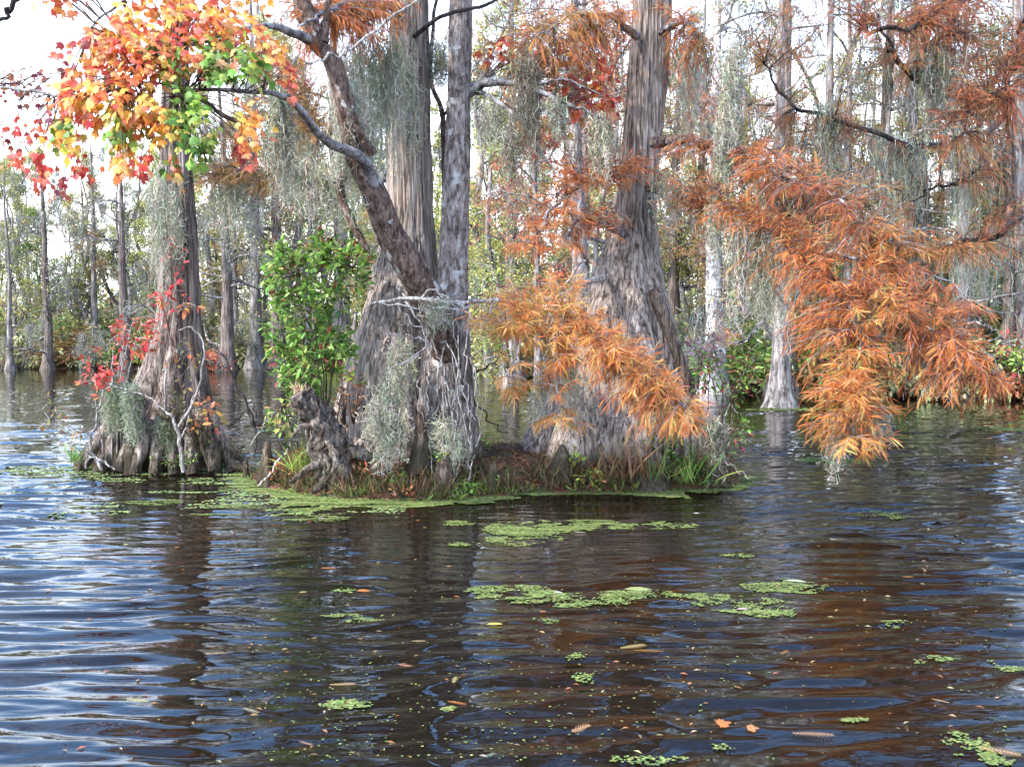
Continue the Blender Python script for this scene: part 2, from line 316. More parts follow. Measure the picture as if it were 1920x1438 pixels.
# ------------------------------------------------------------------ island ground and far bank
def sdf_blobs(x, y, blobs):
    s = np.zeros_like(x)
    for cx, cy, rx, ry in blobs:
        q = ((x-cx)/rx)**2+((y-cy)/ry)**2; s = s+np.exp(-q*1.1)
    return s
ISL = []
for px, Y, rx, ry in [(590, 10.1, .75, .62), (700, 9.75, .75, .85), (830, 9.75, .85, .95), (960, 10.3, .8, .8), (1090, 10.25, .8, .95), (1230, 10.2, .8, .9), (1310, 10.1, .35, .55)]:
    ISL.append((P(px, 700, Y)[0], Y, rx, ry))
LMO = [(P(300, 700, 11.3)[0], 11.3, 1.0, .85)]
def isl_h(x, y):
    x = np.asarray(x, float); y = np.asarray(y, float)
    s = sdf_blobs(x, y, ISL); s2 = sdf_blobs(x, y, LMO)
    n = (fbm(x*3, y*3, 31, 4)-.5)
    h = .42*np.clip((np.maximum(s, 0)+.25*n-.42), -.3, .62); h2 = .26*np.clip(s2+.25*n-.42, -.3, .6)
    return np.maximum(h, h2)+.05*n*(np.maximum(h, h2) > -.05)+.03*(fbm(x*14, y*14, 77, 2)-.5)
def grid_mesh(name, x0, x1, y0, y1, d, hf, m):
    xs = np.arange(x0, x1, d); ys = np.arange(y0, y1, d); X, Y = np.meshgrid(xs, ys); Z = hf(X, Y); k = len(xs); n = len(ys)
    i, j = np.meshgrid(np.arange(n-1), np.arange(k-1), indexing='ij'); F = np.stack([i*k+j, i*k+j+1, (i+1)*k+j+1, (i+1)*k+j], -1).reshape(-1, 4)
    keep = (Z.ravel()[F] > -.10).any(1); mb = MB(); mb.add(np.stack([X, Y, Z], -1).reshape(-1, 3), F[keep]); o = mb.build(name, m, smooth=True); o['kind'] = 'structure'; return o
grid_mesh('island_ground', -5.4, 3.4, 8.0, 12.8, .03, isl_h, M_ground)
def shore(x):     # distance of the far shoreline as a function of x/Y-ish world x
    x = np.asarray(x, float); return np.interp(x, [-60, -22, -10, -2, 4, 7, 12, 40], [40, 40, 40, 37, 30, 23, 21.5, 20])+1.6*(vn(x*.35, 0, 4)-.5)
def bank_h(x, y): 
    d = y-shore(x); return .22*np.clip(d, -1.2, 1.5)+.25*(fbm(x*.6, y*.6, 51, 3)-.5)*np.clip(d, 0, 1)+np.clip(d, 0, 60)*.012
grid_mesh('far_bank', -90, 90, 17, 150, .6, bank_h, M_ground)

# ------------------------------------------------------------------ trunks
def trunk(mb, prof, D, lobes, seed, K=400, M=260, a0=.30, a1=.05, hflare=1.3, ridge=.015, twist=.25, nr=46, groove=.5):
    rng = np.random.default_rng(seed); prof = sorted(prof, key=lambda q: -q[0])
    L_ = [P(x0, y, D) for y, x0, x1 in prof]; R_ = [P(x1, y, D) for y, x0, x1 in prof]
    zz = np.array([q[2] for q in L_]); cx = np.array([(a[0]+b[0])/2 for a, b in zip(L_, R_)]); rr = np.array([(b[0]-a[0])/2 for a, b in zip(L_, R_)])
    t = np.linspace(0, 1, M)**1.35; z = -.15+(zz[-1]+.15)*t
    def sm(a):
        f = np.interp(z, zz, a); k = 9; p = np.pad(f, k, mode='edge'); return np.convolve(p, np.ones(2*k+1)/(2*k+1), 'valid')
    C = sm(cx); Rr = sm(rr); th = np.linspace(0, 2*pi, K, endpoint=False)+pi/2
    T, Z = np.meshgrid(th, z); hz = np.exp(-np.clip(Z, 0, None)/hflare)
    Tw = T+twist*Z*.3+.10*np.sin(T*2+Z)+.12*(fbm(Z*.8, T*0+2, seed, 2)-.5)
    lb = np.zeros_like(T)
    ph = np.sort((np.arange(lobes)+.55*rng.random(lobes))*2*pi/lobes); amp = .6+.5*rng.random(lobes)
    for q, am in zip(ph, amp):
        d = (Tw-q+pi) % (2*pi)-pi; lb = np.maximum(lb, am*np.exp(-(d/(2.1/lobes*1.0))**2))
    lb = np.sqrt(lb+.02)
    A = a1+(a0-a1)*hz
    r = Rr[:, None]*(1-A+A*lb*1.05)
    rd = 1-np.abs(2*vn(Tw*nr/6.28+1.1*fbm(T*3, Z*.6, seed+3, 2), Z*1.3, seed+5)-1)
    rd2 = 1-np.abs(2*vn(Tw*nr/2.6, Z*2.6, seed+6)-1)
    r = r+ridge*(rd**1.5-.5)*(1+groove*hz)+ridge*.45*(rd2-.5)+.02*(fbm(T*2, Z*2.2, seed+8, 3)-.5)
    r = r+.05*hz*np.clip(.25-Z, 0, 1)*4*lb*.6
    X = C[:, None]+r*np.cos(T); Y = D+r*np.sin(T)
    V = np.stack([X, Y, Z], -1)
    i, j = np.meshgrid(np.arange(M-1), np.arange(K), indexing='ij'); j2 = (j+1) % K
    F = np.stack([i*K+j, i*K+j2, (i+1)*K+j2, (i+1)*K+j], -1).reshape(-1, 4)
    mb.add(V.reshape(-1, 3), F)
    return lambda zq: (np.interp(zq, z, C), np.interp(zq, z, Rr))

def roughen(o, a1=.03, f1=16, a2=.012, f2=45):
    me = o.data; co = np.zeros(len(me.vertices)*3); me.vertices.foreach_get('co', co); co = co.reshape(-1, 3); s = co.copy()
    for i in range(2):
        j = 1-i; co[:, i] += a1*(fbm(s[:, j]*f1+i*7, s[:, 2]*f1*.35, 3+i, 3)-.5)*2+a2*(1-abs(2*vn(s[:, j]*f2+s[:, 2]*6, s[:, 2]*5, 9+i)-1)-.5)*2
    me.vertices.foreach_set('co', co.ravel()); me.update()
# ------------------------------------------------------------------ Spanish moss
MOSS = [(.42, .41, .32), (.33, .33, .25), (.50, .48, .38), (.26, .27, .19)]
MOSSD = [(.20, .18, .13), (.13, .115, .09), (.24, .23, .17)]
def moss(mb, anch, ln, wd, seed, pal=MOSS, S=12, curl=.022, spread=.02, tuft=.7):
    rng = np.random.default_rng(seed); anch = np.asarray(anch, float); N = len(anch); ln = np.broadcast_to(np.asarray(ln, float), (N,))
    t = np.linspace(0, 1, S); p = np.zeros((N, S, 3)); p += anch[:, None]
    p[..., 2] -= ln[:, None]*t
    dr = rng.standard_normal((N, 1, 2))*spread*ln[:, None, None]*3; p[..., :2] += dr*t[None, :, None]
    p[..., :2] += np.cumsum(rng.standard_normal((N, S, 2))*spread*.5, 1)
    p += rng.standard_normal((N, S, 3))*curl
    an = rng.random((N, 1))*6.28+np.cumsum(rng.standard_normal((N, S))*.7, 1)
    w_ = wd*(1.15-.75*t)[None, :]*(.6+.8*rng.random((N, 1)))
    o = np.stack([np.cos(an)*w_, np.sin(an)*w_, rng.standard_normal((N, S))*wd*.4], -1)*.5
    V = np.stack([p-o, p+o], 2).reshape(-1, 3)
    n, s = np.meshgrid(np.arange(N), np.arange(S-1), indexing='ij'); b = (n*S+s)*2
    F = np.stack([b, b+1, b+3, b+2], -1).reshape(-1, 4); c = pick(rng, pal, N, .15)
    mb.add(V, F, np.repeat(c, S*2, axis=0))
    # side curls
    m = int(N*S*tuft)
    if m:
        k = rng.integers(0, N, m); q = rng.integers(0, S, m); b0 = p[k, q]
        d = rng.standard_normal((m, 3)); d[:, 2] -= .6; d = nrm(d)*(curl*1.6*(.5+rng.random((m, 1))))*1.5
        d2 = rng.standard_normal((m, 3)); d2 = nrm(d2)*curl*1.5
        sd = nrm(rng.standard_normal((m, 3)))*wd*.45
        V = np.stack([b0-sd, b0+sd, b0+d+sd, b0+d-sd, b0+d+d2], 1).reshape(-1, 3)
        i = np.arange(m)*5; mb.add(V, np.stack([i, i+1, i+2, i+3], -1), np.repeat(c[k], 5, axis=0)); 
        mb.add(V, np.stack([i+3, i+2, i+4], -1), np.repeat(c[k], 5, axis=0))
def px_anchors(pts, D, n, rng, jx=10, jy=10, jd=.08):
    """anchors along a polyline drawn in photo pixels; D may be list"""
    pts = np.asarray(pts, float); D = np.broadcast_to(np.asarray(D, float), (len(pts),)); t = rng.random(n)*(len(pts)-1); i = t.astype(int); f = t-i; i2 = np.minimum(i+1, len(pts)-1)
    q = pts[i]*(1-f[:, None])+pts[i2]*f[:, None]; d = D[i]*(1-f)+D[i2]*f
    return np.array([P(a+rng.standard_normal()*jx, b+rng.standard_normal()*jy, c+rng.standard_normal()*jd) for (a, b), c in zip(q, d)])
def moss_clump(label, pts, D, n, lpx, seed, jx=8, jy=8, wd=.006, pal=MOSS, curl=.018, group='Spanish moss hanging from the front trees', jd=.06, S=13, spread=.02, tuft=.7, sq=1.0):
    rng = np.random.default_rng(seed); a = px_anchors(pts, D, n, rng, jx, jy, jd); Dm = float(np.mean(D)); ln = lpx/FPX*Dm*(.25+.85*rng.random(n)**sq)
    mb = MB(); moss(mb, a, ln, wd, seed, pal, S, curl, spread, tuft); b = a.mean(0)
    return tag(mb.build('spanish_moss', M_moss, base=b), label, 'Spanish moss', group)

# ------------------------------------------------------------------ leafy twigs: twig from skeleton to every centre, leaves on it
def leafy(mw, ml, skel, cen, tmpl, size, pal, rng, per=10, spread=.08, tw=.003, droop=.3, dirmode='out', jit=.18, twcol=(1, 1, 1), start=.35):
    skel = np.asarray(skel, float); tv, tf = tmpl; allp = []; alld = []; cf = []; ranked = tmpl is CYP
    for c in cen:
        d = np.linalg.norm(skel-c, axis=1); s = skel[d.argmin()]; L = np.linalg.norm(c-s); n = 7
        mid = (s+c)/2+np.array([0, 0, .14*L])+rng.standard_normal(3)*.05*L
        t = np.linspace(0, 1, n)[:, None]; p = (1-t)**2*s+2*t*(1-t)*mid+t*t*c
        if mw is not None: tube(mw, p, np.linspace(tw*1.6, tw*.5, n), 4, twcol, cap=False)
        k = per; f = start+(1-start)*rng.random(k)**.7; q = np.stack([np.interp(f, t[:, 0], p[:, a]) for a in range(3)], -1)
        ax = nrm((c-s)[None])[0]
        dd = rng.standard_normal((k, 3)); dd = dd-ax*(dd@ax)[:, None]; dd = nrm(dd)*.9+ax*(.5+.5*rng.random((k, 1))); dd[:, 2] -= droop*(.5+rng.random(k))
        if ranked:
            n2 = int(k*1.25); f = start*.4+(1-start*.4)*np.linspace(.02, 1, n2)+.02*rng.standard_normal(n2); f = f.clip(0, 1); q = np.stack([np.interp(f, t[:, 0], p[:, a]) for a in range(3)], -1); k = n2
            sd = np.cross(ax, [0, 0, 1.]); sd = sd/max(np.linalg.norm(sd), .05); sg = np.where(np.arange(k) % 2 == 0, 1., -1.)[:, None]; w2 = (1-f[:, None]*.6)
            dd = sd*sg*.85*w2+ax*(.45+.4*f[:, None])+np.array([0, 0, -1.])*(droop*(.15+1.0*rng.random((k, 1))))+.38*rng.standard_normal((k, 3))
            cf.append(np.full((k, 1), max(.45, 1+.20*rng.standard_normal()))); allp.append(q); alld.append(dd); continue
        cf.append(np.full((k, 1), max(.45, 1+.20*rng.standard_normal()))); allp.append(q+nrm(dd)*spread*(rng.random((k, 1))**1.2)); alld.append(dd)
    if not allp: return
    p = np.concatenate(allp); d = np.concatenate(alld); n = len(p)
    cols = np.clip(pick(rng, pal, n, jit)*np.concatenate(cf), .004, .85)
    scatter(ml, tv, tf, p, frames(d, rng.standard_normal(n)*.6), size*(.65+.6*rng.random(n)), cols)
def ell(rng, cx, cy, rx, ry, D, rd, n):
    """n points inside an ellipse drawn in photo pixels, spread over depth D +- rd"""
    o = []
    while len(o) < n:
        a, b, c = rng.uniform(-1, 1, 3)
        if a*a+b*b+c*c < 1: o.append(P(cx+a*rx, cy+b*ry, D+c*rd))
    return np.array(o)
def branch(mb, pts, rpx, n=26, k=8, rng=None, amp=.01, colr=(1, 1, 1)):
    """pts: (px,py,D); rpx: widths in px at those points -> tube, returns the path"""
    w_ = [P(*q) for q in pts]; p = spline(w_, n); Dm = np.mean([q[2] for q in pts])
    if rng is not None: p = wob(p, amp, rng)
    tube(mb, p, lerpr(rpx, n)/2/FPX*Dm, k, colr, rough=.08 if rng is not None else 0, rng=rng); return p

ORANGE = [(.50, .155, .045), (.56, .21, .06), (.40, .12, .038), (.62, .30, .10), (.30, .085, .032)]
AMBER = [(.62, .30, .09), (.58, .22, .06), (.52, .36, .10), (.66, .38, .14), (.52, .17, .05)]
RUST = [(.32, .095, .045), (.38, .13, .05), (.24, .07, .035), (.34, .15, .06), (.22, .11, .055)]
GOLD = [(.30, .16, .05), (.36, .19, .06), (.26, .15, .05), (.34, .22, .08)]
GREEN = [(.12, .24, .04), (.17, .31, .055), (.23, .36, .08), (.08, .15, .035), (.27, .35, .09)]

# ================================================================== FOREGROUND TREES
rg = np.random.default_rng(11)
# ---- left cypress
b = P(300, 868, 11.3); b[2] = 0
LT = thing('cypress_tree', 'bald cypress at left on its own small mound, red creeper leaves on its dark bark', 'tree', b, 'bald cypress trees at the front')
mb = MB(); trunk(mb, [(-900, 322, 348), (0, 314, 352), (250, 303, 354), (350, 300, 362), (450, 302, 370), (550, 300, 374), (620, 290, 378), (700, 264, 388), (760, 228, 402), (820, 182, 418), (860, 158, 434), (900, 146, 445)], 11.3, 9, 3, a0=.62, a1=.10, hflare=.8, nr=40, ridge=.016)
mb.build('trunk', M_bark_r, LT, smooth=True)
mb = MB(); c = MB()
for i in range(5):
    a = rg.random()*6.28; z0 = 5.6+i*.6; s = np.array([P(333, 0, 11.3)[0], 11.3, z0]); e = s+np.array([math.cos(a)*1.1, math.sin(a)*1.1, .3])
    p = wob(spline([s, (s+e)/2+[0, 0, .2], e], 14), .03, rg); tube(mb, p, np.linspace(.05, .012, 14), 6)
    leafy(mb, c, p[5:], e+rg.standard_normal((16, 3))*[.4, .4, .3], CYPL, .13, RUST, rg, 10, .05)
mb.build('upper_limbs', M_limb, LT, smooth=True); c.build('crown', M_cyp, LT)

for q, wd in [([(262, 740, 10.85), (205, 800, 10.7), (170, 845, 10.6), (148, 885, 10.55)], [30, 34, 30, 22]), ([(255, 770, 10.75), (215, 820, 10.55), (188, 885, 10.4)], [28, 30, 24]), ([(270, 780, 10.65), (240, 835, 10.5), (222, 885, 10.4)], [30, 32, 26]), ([(280, 790, 10.6), (265, 840, 10.42), (252, 890, 10.3)], [28, 30, 22]), ([(300, 790, 10.6), (296, 840, 10.42), (290, 890, 10.3)], [28, 34, 26]), ([(325, 790, 10.55), (322, 840, 10.4), (328, 890, 10.3)], [26, 30, 24]), ([(350, 780, 10.55), (358, 840, 10.4), (362, 890, 10.3)], [30, 32, 26]), ([(375, 770, 10.6), (388, 830, 10.45), (400, 885, 10.35)], [28, 30, 24]), ([(390, 760, 10.7), (412, 830, 10.55), (436, 885, 10.45)], [26, 28, 22]), ([(420, 860, 10.5), (445, 875, 10.4), (475, 885, 10.4)], [24, 18, 10])]:
    mb = MB(); branch(mb, q, [v*.8 for v in wd], n=60, k=36, rng=None); roughen(mb.build('root', M_bark_r, LT, smooth=True))
# ---- middle cypress
b = P(760, 868, 10.0); b[2] = .1
MT = thing('cypress_tree', 'widest bald cypress in the middle, grey fluted trunk draped with Spanish moss', 'tree', b, 'bald cypress trees at the front')
mb = MB(); trunk(mb, [(-900, 765, 795), (-300, 748, 798), (0, 738, 802), (100, 728, 804), (250, 724, 806), (400, 728, 812), (480, 712, 818), (560, 690, 832), (620, 668, 842), (700, 645, 850), (780, 628, 862), (850, 620, 875), (910, 612, 882)], 10.0, 8, 21, a0=.42, a1=.06, hflare=1.0, nr=44)
mb.build('trunk', M_bark, MT, smooth=True)
mb = MB(); c = MB()
pA = branch(mb, [(760, 20, 9.9), (690, 0, 9.3), (620, 20, 8.8), (560, 50, 8.5)], [22, 14, 9, 5], rng=rg, amp=.03)
pA2 = branch(mb, [(760, -60, 9.9), (700, -120, 9.2), (640, -140, 8.8), (570, -120, 8.4)], [22, 14, 9, 5], rng=rg, amp=.03)
mb.build('branch', M_limb, MT, smooth=True); tw = MB()
for (cx, cy, rx, ry, n, pal) in [(660, 30, 95, 55, 60, ORANGE), (590, 80, 60, 40, 22, ORANGE), (700, 60, 60, 55, 34, RUST+ORANGE), (690, -130, 130, 90, 60, RUST), (560, 10, 60, 40, 20, ORANGE), (740, 10, 40, 40, 18, ORANGE)]:
    leafy(tw, c, np.concatenate([pA, pA2]), ell(rg, cx, cy, rx, ry, 9.1, .5, n), CYP, .135, pal, rg, 11, .03, droop=.5)
for i in range(8):
    a = rg.random()*6.28; z0 = 5.4+i*.5; s = np.array([P(775, 0, 10)[0], 10, z0]); e = s+np.array([math.cos(a)*1.4, math.sin(a)*1.4, .2])
    p = wob(spline([s, (s+e)/2+[0, 0, .2], e], 14), .03, rg); tube(tw, p, np.linspace(.05, .012, 14), 6)
    leafy(tw, c, p[5:], e+rg.standard_normal((16, 3))*[.5, .5, .35], CYPL, .14, RUST+ORANGE, rg, 10, .05)
tw.build('twigs', M_limb, MT); c.build('crown', M_cyp, MT)
GB = MB(); q1 = branch(GB, [(735, 190, 10.3), (680, 230, 11.0), (600, 250, 11.6), (520, 200, 12.0), (470, 150, 12.2)], [18, 13, 9, 6, 3], rng=rg, amp=.04); GB.build('bough', M_limb, MT, smooth=True)
GB = MB(); q2 = branch(GB, [(730, 330, 10.3), (650, 340, 11.0), (560, 325, 11.6), (460, 330, 12.0), (360, 345, 12.3)], [20, 14, 10, 7, 3], rng=rg, amp=.04); GB.build('bough', M_limb, MT, smooth=True)
tw = MB(); c = MB()
for (cx, cy, rx, ry, n) in [(560, 190, 90, 55, 76), (600, 120, 70, 50, 56), (520, 100, 50, 60, 44), (480, 330, 120, 32, 80), (600, 290, 70, 50, 46), (390, 330, 60, 26, 30), (440, 250, 60, 40, 30), (450, 500, 40, 14, 0), (620, 230, 40, 30, 16)]:
    leafy(tw, c, np.concatenate([q1, q2]), ell(rg, cx, cy, rx, ry, 11.6, .5, n), CYP, .115, GOLD+[(.46, .24, .08)], rg, 12, .04, droop=.4)
tw.build('twigs', M_limb, MT); c.build('foliage', M_cyp, MT)

# ---- slim straight tree against the middle cypress
b = P(845, 880, 9.55); b[2] = .15
ST = thing('straight_tree', 'slim upright tree with scaly grey-brown bark, fused to the right side of the widest trunk', 'tree', b)
mb = MB(); trunk(mb, [(-900, 852, 876), (-300, 848, 882), (0, 845, 885), (200, 838, 882), (400, 828, 879), (470, 826, 878), (540, 822, 877), (600, 806, 878), (700, 790, 884), (800, 775, 896), (860, 764, 905), (910, 752, 915)], 9.6, 6, 8, a0=.26, a1=.03, hflare=.9, nr=34, ridge=.008, K=200)
mb.build('trunk', M_scaly, ST, smooth=True)
mb = MB(); tw = MB()
sL = branch(mb, [(880, 172, 9.6), (905, 157, 9.5), (950, 155, 9.4), (985, 162, 9.3), (1040, 185, 9.2), (1090, 205, 9.1), (1145, 232, 9.0)], [26, 20, 13, 11, 8, 6, 3], rng=rg, amp=.015)
mb.build('branch', M_limb, ST, smooth=True); mb = MB()
sL2 = branch(mb, [(900, 172, 9.5), (930, 190, 9.5), (970, 220, 9.4), (1005, 255, 9.4), (1015, 290, 9.3), (1040, 320, 9.3)], [11, 9, 8, 6, 5, 3], rng=rg, amp=.015)
mb.build('branch', M_limb, ST, smooth=True); mb = MB()
branch(mb, [(1000, 160, 9.3), (1060, 150, 9.2), (1130, 180, 9.1)], [5, 4, 2], rng=rg); mb.build('branch', M_limb, ST, smooth=True)
mb = MB(); c = MB()
branch(mb, [(775, 70, 9.3), (830, 30, 9.2), (880, 18, 9.2), (930, 0, 9.2), (1010, -60, 9.1)], [9, 8, 7, 6, 4], rng=rg, amp=.01)
mb.build('branch', M_dark, ST, smooth=True)
mb = MB()
for i in range(7):
    a = rg.random()*6.28; z0 = 5.6+i*.45; s = np.array([P(864, 0, 9.6)[0], 9.6, z0]); e = s+np.array([math.cos(a)*1.2, math.sin(a)*1.2, .5])
    p = wob(spline([s, (s+e)/2+[0, 0, .1], e], 14), .03, rg); tube(mb, p, np.linspace(.04, .01, 14), 6)
    leafy(mb, c, p[5:], e+rg.standard_normal((12, 3))*[.5, .5, .35], SMALL, .08, RUST+GOLD, rg, 10, .08)
mb.build('upper_limbs', M_limb, ST, smooth=True); c.build('crown', M_leaf, ST)

# ---- thin dark sapling between middle and slim trunks
b = P(835, 860, 10.3); b[2] = .15
SP = thing('sapling', 'thin dark sapling rising between the widest trunk and the slim upright tree', 'tree', b)
mb = MB(); branch(mb, [(836, 860, 10.3), (840, 600, 10.3), (835, 420, 10.3), (832, 260, 10.2), (828, 210, 10.2), (808, 150, 10.2), (812, 60, 10.2), (818, 0, 10.2), (850, -90, 10.2)], [14, 13, 11, 10, 9, 8, 7, 6, 3], n=40, rng=rg, amp=.01)
mb.build('trunk', M_maplebark, SP, smooth=True)
mb = MB(); branch(mb, [(832, 215, 10.2), (850, 200, 10.1), (862, 180, 10.1)], [6, 4, 2]); mb.build('branch', M_maplebark, SP, smooth=True)

# ---- leaning maple
b = P(835, 850, 9.35); b[2] = .2
LM = thing('maple_tree', 'leaning maple with mottled brown bark and red, orange and green leaves crossing the widest trunk', 'tree', b)
mb = MB()
mp_path = branch(mb, [(845, 880, 9.75), (842, 720, 9.6), (826, 610, 9.35), (778, 515, 9.1), (728, 430, 9.0), (697, 350, 8.9), (665, 290, 8.85), (648, 200, 8.8), (625, 120, 8.75), (592, 78, 8.7), (575, 20, 8.7), (540, -60, 8.6), (500, -200, 8.4), (480, -340, 8.3)], [44, 54, 66, 61, 53, 44, 38, 35, 33, 29, 26, 22, 16, 8], n=90, k=28, rng=None)
tr = mb.build('trunk', M_maplebark, LM, smooth=True)
# knobbly surface
me = tr.data; co = np.zeros(len(me.vertices)*3); me.vertices.foreach_get('co', co); co = co.reshape(-1, 3)
co[:, 0] += .018*(fbm(co[:, 2]*6, co[:, 1]*9, 5, 3)-.5)*2; co[:, 1] += .02*(fbm(co[:, 2]*7+4, co[:, 0]*9, 6, 3)-.5)*2; me.vertices.foreach_set('co', co.ravel()); me.update()
mb = MB()
bR = branch(mb, [(712, 392, 8.98), (698, 345, 8.84), (680, 302, 8.7), (620, 268, 8.5), (590, 240, 8.3), (560, 205, 8.1), (533, 183, 7.9), (500, 172, 7.7), (430, 170, 7.4), (360, 172, 7.1), (335, 182, 7.0)], [22, 28, 24, 19, 16, 14, 12, 8, 7, 5, 3], n=60, rng=rg, amp=.01)
mb.build('branch', M_limb, LM, smooth=True); mb = MB()
bQ = branch(mb, [(592, 80, 8.7), (550, 62, 8.4), (500, 50, 8.1), (430, 62, 7.7), (350, 90, 7.3), (280, 120, 7.0), (230, 150, 6.9)], [26, 17, 13, 9, 7, 5, 3], n=40, rng=rg, amp=.015)
mb.build('branch', M_limb, LM, smooth=True); mb = MB()
bS = branch(mb, [(445, 228, 7.6), (410, 212, 7.4), (385, 190, 7.3), (340, 172, 7.1), (300, 155, 7.0), (240, 160, 6.9)], [10, 8, 7, 5, 4, 3], n=30, rng=rg, amp=.01)
mb.build('branch', M_maplebark, LM, smooth=True); mb = MB()
bT = branch(mb, [(240, 160, 6.9), (190, 175, 7.0), (120, 180, 7.2), (40, 168, 7.4), (-40, 160, 7.6)], [3, 6, 7, 6, 5], n=30, rng=rg, amp=.01)
mb.build('branch', M_limb, LM, smooth=True); mb = MB()
bU = branch(mb, [(560, -30, 8.6), (500, -60, 8.2), (420, -60, 7.8), (330, -40, 7.4), (230, 0, 7.1), (170, 60, 7.0)], [16, 12, 9, 7, 5, 3], n=40, rng=rg, amp=.015)
mb.build('branch', M_limb, LM, smooth=True)
mb = MB(); branch(mb, [(606, 80, 8.7), (612, 30, 8.7), (622, -40, 8.6)], [20, 14, 10], n=20, rng=rg, amp=.01); mb.build('branch', M_maplebark, LM, smooth=True); mb = MB(); branch(mb, [(590, 80, 8.75), (560, 20, 8.8), (545, -60, 8.8)], [20, 16, 12], n=20, rng=rg, amp=.01)
mb.build('branch', M_maplebark, LM, smooth=True); mb = MB(); branch(mb, [(668, 300, 8.9), (645, 330, 9.0), (640, 370, 9.1), (672, 440, 9.1), (690, 470, 9.1)], [14, 16, 16, 14, 10], n=20, rng=rg); mb.build('branch', M_maplebark, LM, smooth=True); mb = MB()
branch(mb, [(700, 290, 8.8), (675, 250, 8.7), (662, 210, 8.6)], [20, 14, 9], n=14, rng=rg); mb.build('branch', M_maplebark, LM, smooth=True)
tw = MB(); c = MB(); SK = np.concatenate([bR[20:], bQ[10:], bS, bU[12:]]); SKL = np.concatenate([bT, bS[-6:]])
mO = [(.74, .28, .08), (.74, .21, .09), (.76, .40, .10), (.76, .36, .15), (.66, .14, .09)]; mY = [(.82, .48, .07), (.80, .36, .06), (.70, .50, .10), (.82, .30, .06)]
mG = [(.13, .24, .04), (.20, .33, .05), (.09, .17, .035), (.40, .44, .09)]; mR = [(.70, .10, .06), (.58, .07, .06), (.78, .20, .08), (.42, .06, .05)]; mM = [(.30, .06, .07), (.42, .09, .07), (.24, .06, .08), (.55, .20, .10)]
for (cx, cy, rx, ry, D, n, pal, sk) in [
    (290, 45, 140, 60, 7.0, 52, mO+mY, SK), (190, 70, 60, 40, 7.0, 14, mR+mO, SK), (245, 110, 80, 50, 7.0, 26, mO, SK), (430, 40, 70, 50, 7.2, 22, mO+mY, SK), (360, 20, 70, 40, 7.1, 16, mR+mO, SK),
    (430, 105, 62, 38, 6.9, 24, mG, SK), (330, 105, 45, 22, 6.9, 9, mG+mO, SK), (350, 80, 90, 40, 7.0, 18, mO+mG, SK), (300, 75, 60, 40, 6.8, 12, mR+mO, SK),
    (215, 185, 95, 50, 6.9, 46, mY+mO, SK), (150, 165, 40, 40, 7.0, 12, mO+mR, SK), (270, 210, 50, 40, 6.8, 12, mY+mO, SK), (225, 225, 35, 35, 6.8, 9, mG, SK), (130, 240, 40, 18, 6.9, 7, mG+mY, SK), (350, 170, 30, 25, 6.8, 6, mG, SK),
    (355, 215, 45, 38, 6.8, 15, mG, SK), (395, 265, 26, 28, 6.8, 8, mG, SK), (320, 230, 22, 20, 6.8, 5, mY, SK), (238, 295, 34, 24, 6.8, 8, mY+mO, SK), (275, 300, 12, 12, 6.8, 2, mR, SK),
    (470, 215, 28, 40, 6.9, 9, mO+mY, SK), (455, 270, 18, 22, 6.9, 5, mR+mO, SK), (500, 95, 40, 40, 7.3, 8, mO, SK), (540, 130, 30, 30, 7.4, 6, mR+mO, SK), (325, 310, 25, 16, 6.9, 3, mO+mG, SK), (160, -60, 160, 60, 7.2, 30, mO+mR, SK), (400, -60, 140, 60, 7.4, 36, mO+mY, SK), (90, 145, 80, 35, 7.8, 10, mM, SKL), (25, 140, 40, 30, 7.8, 6, mM, SKL),
    (60, 240, 70, 24, 7.2, 8, mR, SKL), (20, 290, 20, 30, 7.2, 3, mR, SKL), (80, 290, 26, 20, 7.2, 3, mR, SKL), (85, 335, 18, 10, 7.2, 3, mR, SKL), (120, 345, 20, 12, 7.2, 3, mM, SKL), (130, 255, 30, 20, 7.1, 5, mO+mR, SKL), (120, 190, 40, 25, 7.1, 10, mO+mM, SKL), (155, 310, 22, 14, 7.2, 4, mR+mM, SKL)]:
    leafy(tw, c, sk, ell(rg, cx, cy, rx, ry, D, .3, n), MAPLE, .066 if sk is SK else .052, pal, rg, 7, .17, tw=.0035, droop=1.3, start=.82, jit=.12)
tw.build('twigs', M_maplebark, LM); c.build('crown', M_leaf, LM)

tw = MB(); c = MB()
for (cx, cy, rx, ry, n, pal) in [(1060, 130, 95, 50, 44, mO+mR), (1110, 190, 60, 40, 34, mO+mR), (960, 95, 60, 30, 12, mR+mO), (1020, 240, 60, 40, 20, mO), (1120, 90, 60, 40, 16, mO+mR)]:
    leafy(tw, c, sL, ell(rg, cx, cy, rx, ry, 10.2, .7, n), MAPLE, .085, pal, rg, 4, .12, start=.8, droop=1.0)
tw.build('twigs', M_maplebark, ST); c.build('foliage', M_leaf, ST)

